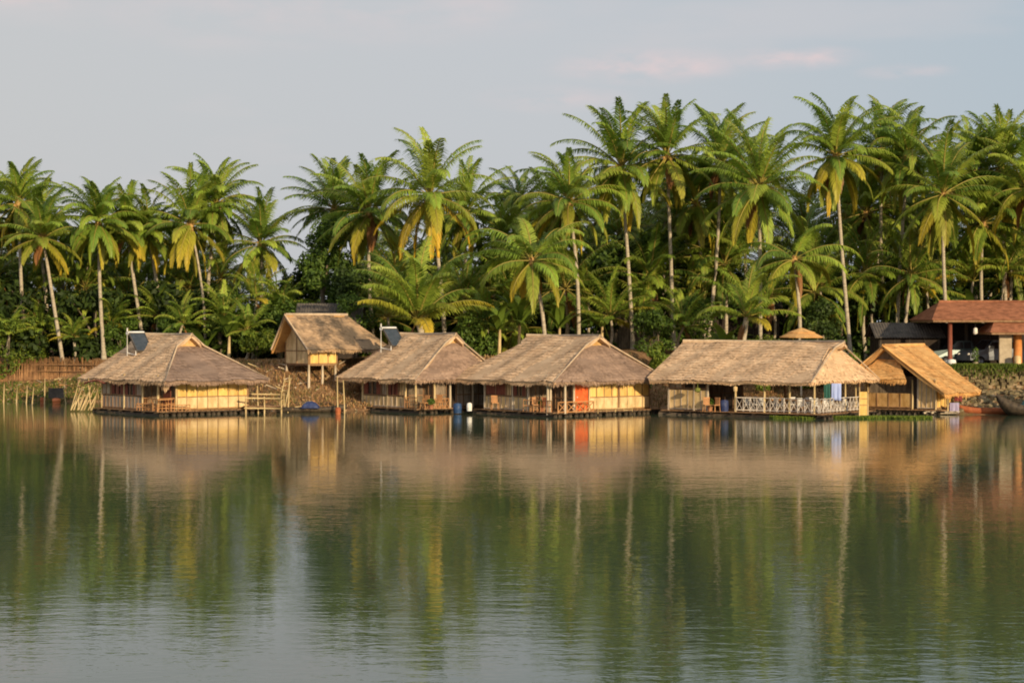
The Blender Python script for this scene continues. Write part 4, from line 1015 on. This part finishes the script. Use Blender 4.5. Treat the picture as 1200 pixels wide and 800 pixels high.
def litter(name, label, n, xr, dr, seed):
    b = MB(); g = random.Random(seed); b.mat(M['wood'])
    for k in range(n):
        X = px(g.uniform(*xr), 140); y = interp(X, SHORE) + g.uniform(*dr); z = ground_z(X, y); a = g.uniform(0, 3.14); L = g.uniform(.2, .9)
        b.mat(g.choice([M['wood'], M['wood_org'], M['bamboo'], M['wood_pale'], M['wood_dark']]))
        if g.random() < .6: b.tube([(X, y, z + .02), (X + L * math.cos(a), y + L * .5 * math.sin(a), z + g.uniform(.02, .35))], g.uniform(.015, .04), 4)
        else: b.ball((X, y, z + .02), g.uniform(.04, .10), .6, 6, 4, .35)
    b.build(name, None, label=label, cat='shore litter', kind='stuff')
litter('driftwood', 'driftwood, sticks and litter along the waterline of the left shore', 420, (-30, 150), (-.2, 3.2), 3)
litter('bank_litter', 'dead fronds and sticks scattered over the brown bank below the stilt hut', 260, (290, 440), (-.2, 7), 4)
def rubble():
    b = MB(); g = random.Random(12)
    for k in range(420):
        x = g.uniform(25.2, 37); y = g.uniform(125, 131); z = ground_z(x, y); r = g.uniform(.08, .32)
        t = g.uniform(.5, 1.3); b.tint = (t, t * .93, t * .88); b.ball((x, y, z + r * .2), r, .7, 6, 4, .3)
    for k in range(60):
        x = g.uniform(25.5, 36); y = g.uniform(125.5, 130.5); z = ground_z(x, y) + .15; a = g.uniform(0, 3.14); L = g.uniform(.5, 1.5)
        b.tint = (1.2, 1.0, .8); b.tube([(x, y, z), (x + L * math.cos(a), y + L * math.sin(a), z + g.uniform(0, .3))], .035, 5)
    b.build('rubble', M['stone'], label='loose stones and broken sticks on the shore below the retaining wall', cat='rubble', kind='stuff')
rubble()
def hip_tiles(b, x0, x1, y0, y1, ze, zr, inset, K=14, lip=.035):
    """hip roof of overlapping tile courses"""
    ym = (y0 + y1) / 2; hy = (y1 - y0) / 2
    for (side) in range(4):
        for j in range(K):
            t0 = j / K; t1 = (j + 1) / K
            def row(t, off):
                z = lerp(ze, zr, t) + off; xa, xb = lerp(x0, x0 + inset, t), lerp(x1, x1 - inset, t); ya, yb = lerp(y0, ym, t), lerp(y1, ym, t)
                return ((xa, ya, z), (xb, ya, z)) if side == 0 else ((xb, ya, z), (xb, yb, z)) if side == 1 else ((xb, yb, z), (xa, yb, z)) if side == 2 else ((xa, yb, z), (xa, ya, z))
            a, c = row(t0, lip), row(t1, 0); n = 14
            for i in range(n):
                f0, f1_ = i / n, (i + 1) / n; t = random.uniform(.8, 1.15)
                A = Vector(a[0]).lerp(Vector(a[1]), f0); B_ = Vector(a[0]).lerp(Vector(a[1]), f1_); C1 = Vector(c[0]).lerp(Vector(c[1]), f1_); D1 = Vector(c[0]).lerp(Vector(c[1]), f0)
                b.add([A, B_, C1, D1, A - Vector((0, 0, lip + .02)), B_ - Vector((0, 0, lip + .02))], [(0, 1, 2, 3), (4, 5, 1, 0)], tint=(t, t, t))
def pavilion(xl, xr, D, dep, ze, zr, inset, label, posts, floor=2.95, back=True):
    X0, X1 = px(xl, D), px(xr, D); e = empty('tiled_pavilion', (X0, D, floor), 0, label, 'pavilion'); w = X1 - X0
    b = MB(); hip_tiles(b, 0, w, -.6, dep + .6, ze - floor, zr - floor, inset)
    rf = b.build('roof', M['tile'], e)
    b = MB(); b.box(.1, w - .1, -.52, -.46, ze - floor - .17, ze - floor - .01); b.box(.1, w - .1, dep + .46, dep + .52, ze - floor - .17, ze - floor - .01)
    b.box(.1, .16, -.44, dep + .44, ze - floor - .17, ze - floor - .01); b.build('fascia', M['wood'], rf)
    b = MB(); b.tube([(inset, dep / 2, zr - floor + .05), (w - inset, dep / 2, zr - floor + .05)], .09, 7); b.build('ridge_cap', M['tile'], rf)
    for (x, y, m, r) in posts: post(e, px(x, D) - X0, y, 0, ze - floor - .05, r, m, 'pillar')
    if back:
        wall(e, (.4, dep), (w - .4, dep), 0, ze - floor - .2, M['dark'], [], 1.4, mb=M['wood_dark'])
    return e
pavilion(1090, 1262, 133, 6.5, pz(374.5, 133), pz(354, 135.8), 1.3, 'wide red tiled open pavilion with cars parked beneath it at the right edge',
         [(1114, .2, M['curtain'], .16), (1145, 3.2, M['wood_dark'], .12), (1255, .2, M['curtain'], .15)])
pavilion(1158, 1262, 131.9, 3.2, pz(389, 131.3), pz(371.5, 133), .9, 'lower red tiled porch roof over cream and orange pillars at the right edge',
         [(1197, 1.0, M['orange'], .3), (1250, .3, M['orange'], .3)], back=False)
b = MB(); b.box(-.42, .42, -.12, .12, 0, pz(389, 132) - 2.98); o = b.build('pillar', M['plaster']); o.location = (px(1178, 132.4), 132.4, 2.93)
o.name = 'cream_pier'; tag(o, 'broad cream plastered pier holding the lower red tiled porch roof', 'pier')
def vehicle(x, D, rz, m, label, kind='suv', name='parked_car'):
    e = empty(name, (px(x, D), D, 2.96), rz, label, 'car')
    pf = [(-2.15, .35), (-2.2, .75), (-2.1, 1.02), (-1.95, 1.6), (-1.75, 1.74), (.25, 1.76), (.95, 1.12), (2.0, .98), (2.2, .75), (2.2, .35)] if kind == 'suv' else \
         [(-2.35, .45), (-2.35, .98), (-.7, 1.0), (-.6, 1.6), (-.4, 1.7), (.55, 1.7), (1.15, 1.1), (2.25, .98), (2.4, .7), (2.4, .42)]
    b = MB(); n = len(pf); vs = []
    for (yy, sc) in ((-.85, 0), (-.78, 1), (.78, 1), (.85, 0)):
        for (px_, pz_) in pf: vs.append((px_, yy if pz_ < 1.2 else yy * .86, pz_ if sc or pz_ > .5 else pz_ + .03))
    fs = [tuple(range(n))[::-1], tuple(range(3 * n, 4 * n))]
    for k in range(3):
        for i in range(n):
            j = (i + 1) % n; fs.append((k * n + i, k * n + j, (k + 1) * n + j, (k + 1) * n + i))
    b.add(vs, fs); b.build('body', m, e)
    wins = [(-1.85, -1.15), (-1.08, -.3), (-.22, .42)] if kind == 'suv' else [(-.45, .08), (.14, .6)]
    for s in (-1, 1):
        b = MB()
        for (a, c) in wins: b.add([(a, s * .865, 1.16), (c + .25 if c == wins[-1][1] else c, s * .865, 1.16), (c - .02, s * .765, 1.6), (a + .03, s * .765, 1.6)], [(0, 1, 2, 3)])
        b.build('side_window', M['glass'], e)
    b = MB(); q = (.97, 1.14, .30, 1.72) if kind == 'suv' else (1.17, 1.12, .6, 1.66)
    b.add([(q[0] + .02, -.68, q[1]), (q[0] + .02, .68, q[1]), (q[2] + .03, .6, q[3]), (q[2] + .03, -.6, q[3])], [(0, 1, 2, 3)]); b.build('windscreen', M['glass'], e)
    for wx in (-1.4, 1.4):
        for wy in (-.8, .8):
            b = MB(); b.tube([(wx, wy - .11, .33), (wx, wy + .11, .33)], .33, 16); w_ = b.build('wheel', M['rubber'], e)
            b = MB(); b.tube([(wx, wy - .125, .33), (wx, wy + .125, .33)], .18, 12); b.build('rim', M['car_s'], w_)
    for wy in (-.6, .6):
        b = MB(); b.ball((2.17 if kind == 'suv' else 2.36, wy, .78), .12, .7); b.build('headlight', M['lamp'], e)
vehicle(1161, 135.2, R(200), M['car_s'], 'silver van-like car parked under the red tiled pavilion beside the cream pier')
vehicle(1126, 136.2, R(188), M['car_g'], 'dark grey-green pickup parked left of the silver car under the pavilion', 'pickup')
jug((px(1115, 131.8), 131.8, 2.9), M['white'], 'white pot on the terrace edge at the foot of the maroon pillar', .3, .5, 'flower_pot')
jug((px(1192.5, 131.6), 131.6, 2.9), M['mat_pale'], 'pale pot standing before the orange pillar', .22, .75, 'flower_pot')
e = empty('hanging_lamp', (px(1143, 132.9), 132.9, pz(374.5, 133) - .1), 0, 'pale lamp hanging under the front eave of the wide pavilion', 'lamp')
b = MB(); b.tube([(0, 0, 0), (0, 0, -.45)], .02, 5); b.build('cord', M['rubber'], e)
b = MB(); b.tube([(0, 0, -.45), (0, 0, -.5), (0, 0, -.85), (0, 0, -.9)], [.06, .14, .16, .08], 12); b.build('lamp_shade', M['lamp'], e)
plant_pot((px(1143, 132), 132, 2.95), 'leafy pot plant on the terrace in front of the parked cars', 1.0, M['plaster'])

# --- boats --------------------------------------------------------------------------------------------------------------
def boat(loc, rz, L, w, h, prow, m, label, name='wooden_boat', canopy=None, cat='boat', inner=None):
    e = empty(name, loc, rz, label, cat); b = MB(); n = 20; vs = []; fs = []
    def prof(t):
        ww = w / 2 * max(.04, (1 - abs(2 * t - 1) ** 2.6)); zz = h + prow * max(0, (t - .55) / .45) ** 2 + prow * .35 * max(0, (.3 - t) / .3) ** 2
        kz = -.15 + (zz - .15) * max(0, (t - .8) / .2) ** 1.5 * .9
        return ww, zz, kz
    for i in range(n + 1):
        t = i / n; x = (t - .5) * L; ww, zz, kz = prof(t)
        vs += [(x, -ww, zz), (x, -ww * .75, (zz + kz) / 2), (x, 0, kz), (x, ww * .75, (zz + kz) / 2), (x, ww, zz)]
        vs += [(x, ww * .9, zz - .02), (x, ww * .6, (zz + kz) / 2 + .06), (x, 0, kz + .07), (x, -ww * .6, (zz + kz) / 2 + .06), (x, -ww * .9, zz - .02)]
    for i in range(n):
        for k in range(10):
            k2 = (k + 1) % 10; fs.append((i * 10 + k, (i + 1) * 10 + k, (i + 1) * 10 + k2, i * 10 + k2))
    fs += [tuple(range(10)), tuple(range(n * 10, n * 10 + 10))[::-1]]
    b.add(vs, fs, smooth=True); b.build('hull', m, e)
    b = MB()
    for t in (.25, .45, .65):
        ww, zz, kz = prof(t); x = (t - .5) * L; b.box(x - .12, x + .12, -ww * .88, ww * .88, zz - .12, zz - .08)
    b.build('thwart', inner or M['wood'], e)
    return e
boat(at(365, 480, 128.2).to_2d().to_3d() + Vector((0, 0, 0)), R(4), 4.6, .8, .32, .25, M['wood_dark'], 'dark low canoe moored below the stilt hut, with blue tarpaulin on it', 'canoe')
b = MB(); g = random.Random(2); vs = []; n = 9
for j in range(n):
    for i in range(n):
        u, v = i / (n - 1) * 2 - 1, j / (n - 1) * 2 - 1; r = max(abs(u), abs(v)); vs.append((u * .62, v * .5, (.42 * (1 - r ** 2.2) + g.uniform(-.03, .03)) if r < 1 else -.02))
b.add(vs, [(j * n + i, j * n + i + 1, (j + 1) * n + i + 1, (j + 1) * n + i) for j in range(n - 1) for i in range(n - 1)], smooth=True)
o = b.build('tarpaulin', M['navy']); o.location = (px(364, 128.2), 128.1, .3); tag(o, 'crumpled dark blue tarpaulin heaped on the low canoe', 'tarpaulin'); o.modifiers.new('t', 'SOLIDIFY').thickness = .015
boat(Vector((px(1160, 124.6), 124.9, 0)), R(172), 3.8, .9, .42, .2, M['rust'], 'rust red wooden boat lying at the shore right of the orange hut')
e = boat(Vector((px(1220, 123), 123.2, 0)), R(178), 5.5, 1.3, .55, .9, M['wood_dark'], 'dark hulled boat with teal windscreen boards cut by the right picture edge', 'river_boat')
b = MB()
for s in (-1, 1): b.add([(.9, s * .5, .6), (1.15, s * .5, .6), (-.1, s * .42, 2.3), (-.35, s * .42, 2.3), (.9, s * .44, .6), (1.15, s * .44, .6), (-.1, s * .36, 2.3), (-.35, s * .36, 2.3)],
                        [(0, 1, 2, 3), (4, 7, 6, 5), (0, 4, 5, 1), (1, 5, 6, 2), (2, 6, 7, 3), (3, 7, 4, 0)])
b.add([(.95, -.43, .62), (.95, .43, .62), (-.2, .35, 2.28), (-.2, -.35, 2.28)], [(0, 1, 2, 3)]); b.build('windscreen_frame', M['teal'], e)
b = MB(); b.box(-2.4, -.1, -.6, .6, 2.3, 2.36)
for x in (-2.2, -.9):
    for s in (-.5, .5): b.tube([(x, s, .5), (x, s, 2.3)], .03, 6)
b.build('canopy', M['greenp'], e)
b = MB(); b.box(-2.2, -.6, -.52, -.5, 1.2, 2.25); b.build('side_curtain', M['greenp'], e)

# --- stick fence, stakes, shore clutter -----------------------------------------------------------------------------------
def stick_fence():
    b = MB(); g = random.Random(21); x = px(-60, 150)
    while x < px(150, 150):
        y = 149.4 + .25 * math.sin(x * .7); z = 1.9 + .12 * math.sin(x * .5); h = g.uniform(.8, 1.35); t = g.uniform(.6, 1.3)
        b.tint = (t, t, t); b.tube([(x, y, z - .4), (x + g.uniform(-.12, .12), y + g.uniform(-.08, .08), z + h)], g.uniform(.018, .035), 4); x += g.uniform(.02, .06)
    b.mat(M['wood_org']); b.tint = (1, 1, 1)
    for zz in (2.2, 2.7): b.tube([(px(-60, 150), 149.3, zz), (px(30, 150), 149.25, zz + .05), (px(150, 150), 149.35, zz)], .04, 5)
    m = mat('dry_fence_sticks', (.34, .17, .075), .9, (.52, .30, .14), 2, attr='mul'); b.mats = [m, M['wood_org']] if b.mats else [m]; 
    return b
b = stick_fence(); b.mats = [mat('dry_fence_sticks', (.22, .115, .055), .9, (.44, .24, .11), 2, attr='mul')]; b.m = [0] * len(b.m)
b.build('stick_fence', None, label='long brown fence of dry upright sticks along the left bank', cat='fence')
g = random.Random(31); st = None
for i, (x, y0, D) in enumerate([(19, 466, 145), (37, 478, 140), (30, 470, 144), (52, 472, 142), (78, 470, 143), (4, 468, 145), (330, 480, 127), (337, 478, 128), (303, 478, 127), (396, 478, 127.5), (404, 480, 126.5)]):
    X = px(x, D); zb = max(-.5, ground_z(X, D) - .4); h = g.uniform(1.0, 1.9)
    if st is None:
        b = MB(); b.tube([(0, 0, 0), (.03, 0, .8), (.05, .02, 1.6)], [.05, .045, .035], 6); st = b.build('mooring_stake', M['bamboo'])
        tag(st, 'thin pale bamboo stake standing in the shallow water by the bank', 'stake', 'bamboo stakes in the shallows'); o = st
    else: o = st.copy(); C.objects.link(o)
    o.location = (X, D, zb); o.scale = (1, 1, h); o.rotation_euler = (g.uniform(-.08, .08), g.uniform(-.1, .1), g.uniform(0, 6))
# leaning bundle of bamboo at the left end of the first raft
b = MB(); g = random.Random(8)
for k in range(17):
    x = g.uniform(-.9, .9); b.tint = (1,) * 3; b.tube([(x * .9 + g.uniform(-.5, .1), g.uniform(-.5, .5), 0), (x * .45 + g.uniform(-.5, .7), g.uniform(-.3, .3), g.uniform(.9, 2.2))], g.uniform(.02, .045), 6)
o = b.build('bamboo_bundle', M['bamboo']); o.location = (px(104, 129.5), 129.2, .1); tag(o, 'leaning heap of yellow bamboo poles at the left end of the leftmost raft', 'bamboo poles')
b = MB(); g = random.Random(14); vs = []
for j in range(6):
    for i in range(6): vs.append((i * .3 - .75, j * .18 - .45, .35 - .05 * abs(i - 2.5) ** 1.5 + g.uniform(-.05, .05)))
b.add(vs, [(j * 6 + i, j * 6 + i + 1, (j + 1) * 6 + i + 1, (j + 1) * 6 + i) for j in range(5) for i in range(5)], smooth=True)
o = b.build('red_cloth', M['cloth_r']); o.location = (px(113, 128.6), 128.4, 1.75); tag(o, 'dark red cloth thrown over the bamboo heap under the first eave', 'cloth'); o.modifiers.new('t', 'SOLIDIFY').thickness = .02
def crate(loc, w, d, h, m, label, rz=0, name='crate', slats=True):
    b = MB()
    for (x0, x1, y0, y1) in ((-w / 2, w / 2, -d / 2, -d / 2 + .03), (-w / 2, w / 2, d / 2 - .03, d / 2), (-w / 2, -w / 2 + .03, -d / 2 + .031, d / 2 - .031), (w / 2 - .03, w / 2, -d / 2 + .031, d / 2 - .031)):
        for k in range(3): b.box(x0, x1, y0, y1, k * h / 3 + .01, (k + 1) * h / 3 - .012)
    b.box(-w / 2 + .031, w / 2 - .031, -d / 2 + .031, d / 2 - .031, .01, .04)
    o = b.build(name, m); o.location = loc; o.rotation_euler.z = rz; return tag(o, label, 'crate')
X = px(62, 143.5)
crate((X, 144.5, .35), 1.1, .7, .75, M['tin'], 'grey box on the shore at the far left, behind the orange basin', .2, 'storage_box')
jug((px(66, 143.6), 143.6, .0), M['orange_pl'], 'small orange basin at the waterline of the left shore', .3, .35, 'plastic_basin').__setitem__('category', 'basin')
jug((px(50, 143.9), 143.9, .0), M['rust'], 'rusty bucket left of the orange basin on the left shore', .2, .4, 'bucket').__setitem__('category', 'bucket')
jug((px(536, 125.6), 125.6, .05), M['blue'], 'blue plastic barrel at the water edge between second and third houses', .27, .62)
jug((px(550, 125.4), 125.4, .2), M['white'], 'white plastic jug hanging by a post right of the blue barrel', .17, .5, 'water_jug').__setitem__('category', 'jug')
jug((px(396, 125.5), 125.5, .0), M['rust'], 'small reddish float left of the second raft', .18, .4, 'float_can').__setitem__('category', 'float')
for (x, D, lab) in ((498, 125.6, 'wooden chair facing the water on the second raft front'), (513, 126.4, 'second wooden chair right beside it on the second raft front'),
                    (628, 122.3, 'orange-brown wooden chair in the front corner of the third raft'), (580, 125.2, 'wooden chair at the left end of the third raft'),
                    (838, 121.6, 'orange-brown wooden chair outside the pale wall of the restaurant'), (829, 122.0, 'wooden chair left of the potted plant by the restaurant wall')):
    chair((px(x, D), D, .3), random.uniform(-1, 1), M['wood_org'], lab)
chair((px(641, 121.9), 121.9, .3), 2.5, M['orange_pl'], 'bright orange plastic chair in the front corner of the third raft')
plant_pot((px(505, 125.7), 125.7, .3), 'potted plant between two wooden chairs on the second raft', .4)
plant_pot((px(635, 122.5), 122.5, .3), 'leafy potted plant among chairs at the third raft corner', .4)
table((px(190, 122.9), 122.9, .3), R(40), 'small orange-brown table in the porch corner of the leftmost house')
# jetty frame right of first raft
e = empty('bamboo_jetty', (px(306, 126.5), 126.5, 0), R(8), 'pale bamboo jetty frame with stacked planks right of the leftmost house', 'jetty')
for (x, y) in ((-1.0, 0), (.2, 0), (1.3, 0), (-.6, 1.6), (1.5, 1.6)): post(e, x, y, -.6, 1.1 if x != 1.3 else 1.5, .05, M['bamboo'])
b = MB()
for z in (.35, 1.0): b.tube([(-1.1, -.07, z), (1.35, -.07, z - .05)], .05, 6)
b.tube([(-.7, 1.67, 1.2), (1.6, 1.67, 1.15)], .05, 6); b.build('rail', M['bamboo'], e)
b = MB()
for k in range(7): b.box(-1.1, 1.5, .05 + k * .22, .23 + k * .22, .42, .46)
b.build('deck', M['wood'], e)
e = empty('bamboo_ladder', (px(330, 129.0), 129.0, .2), R(-20), 'bamboo ladder leaning on the bank between the leftmost house and the canoe', 'ladder')
b = MB()
for s in (-.22, .22): b.tube([(s, 0, 0), (s, .9, 2.0)], .035, 6)
b.build('side_rail', M['bamboo'], e)
b = MB()
for k in range(6): b.tube([(-.22, .12 + k * .14, .25 + k * .31), (.22, .12 + k * .14, .25 + k * .31)], .025, 5)
b.build('rung', M['bamboo'], e)
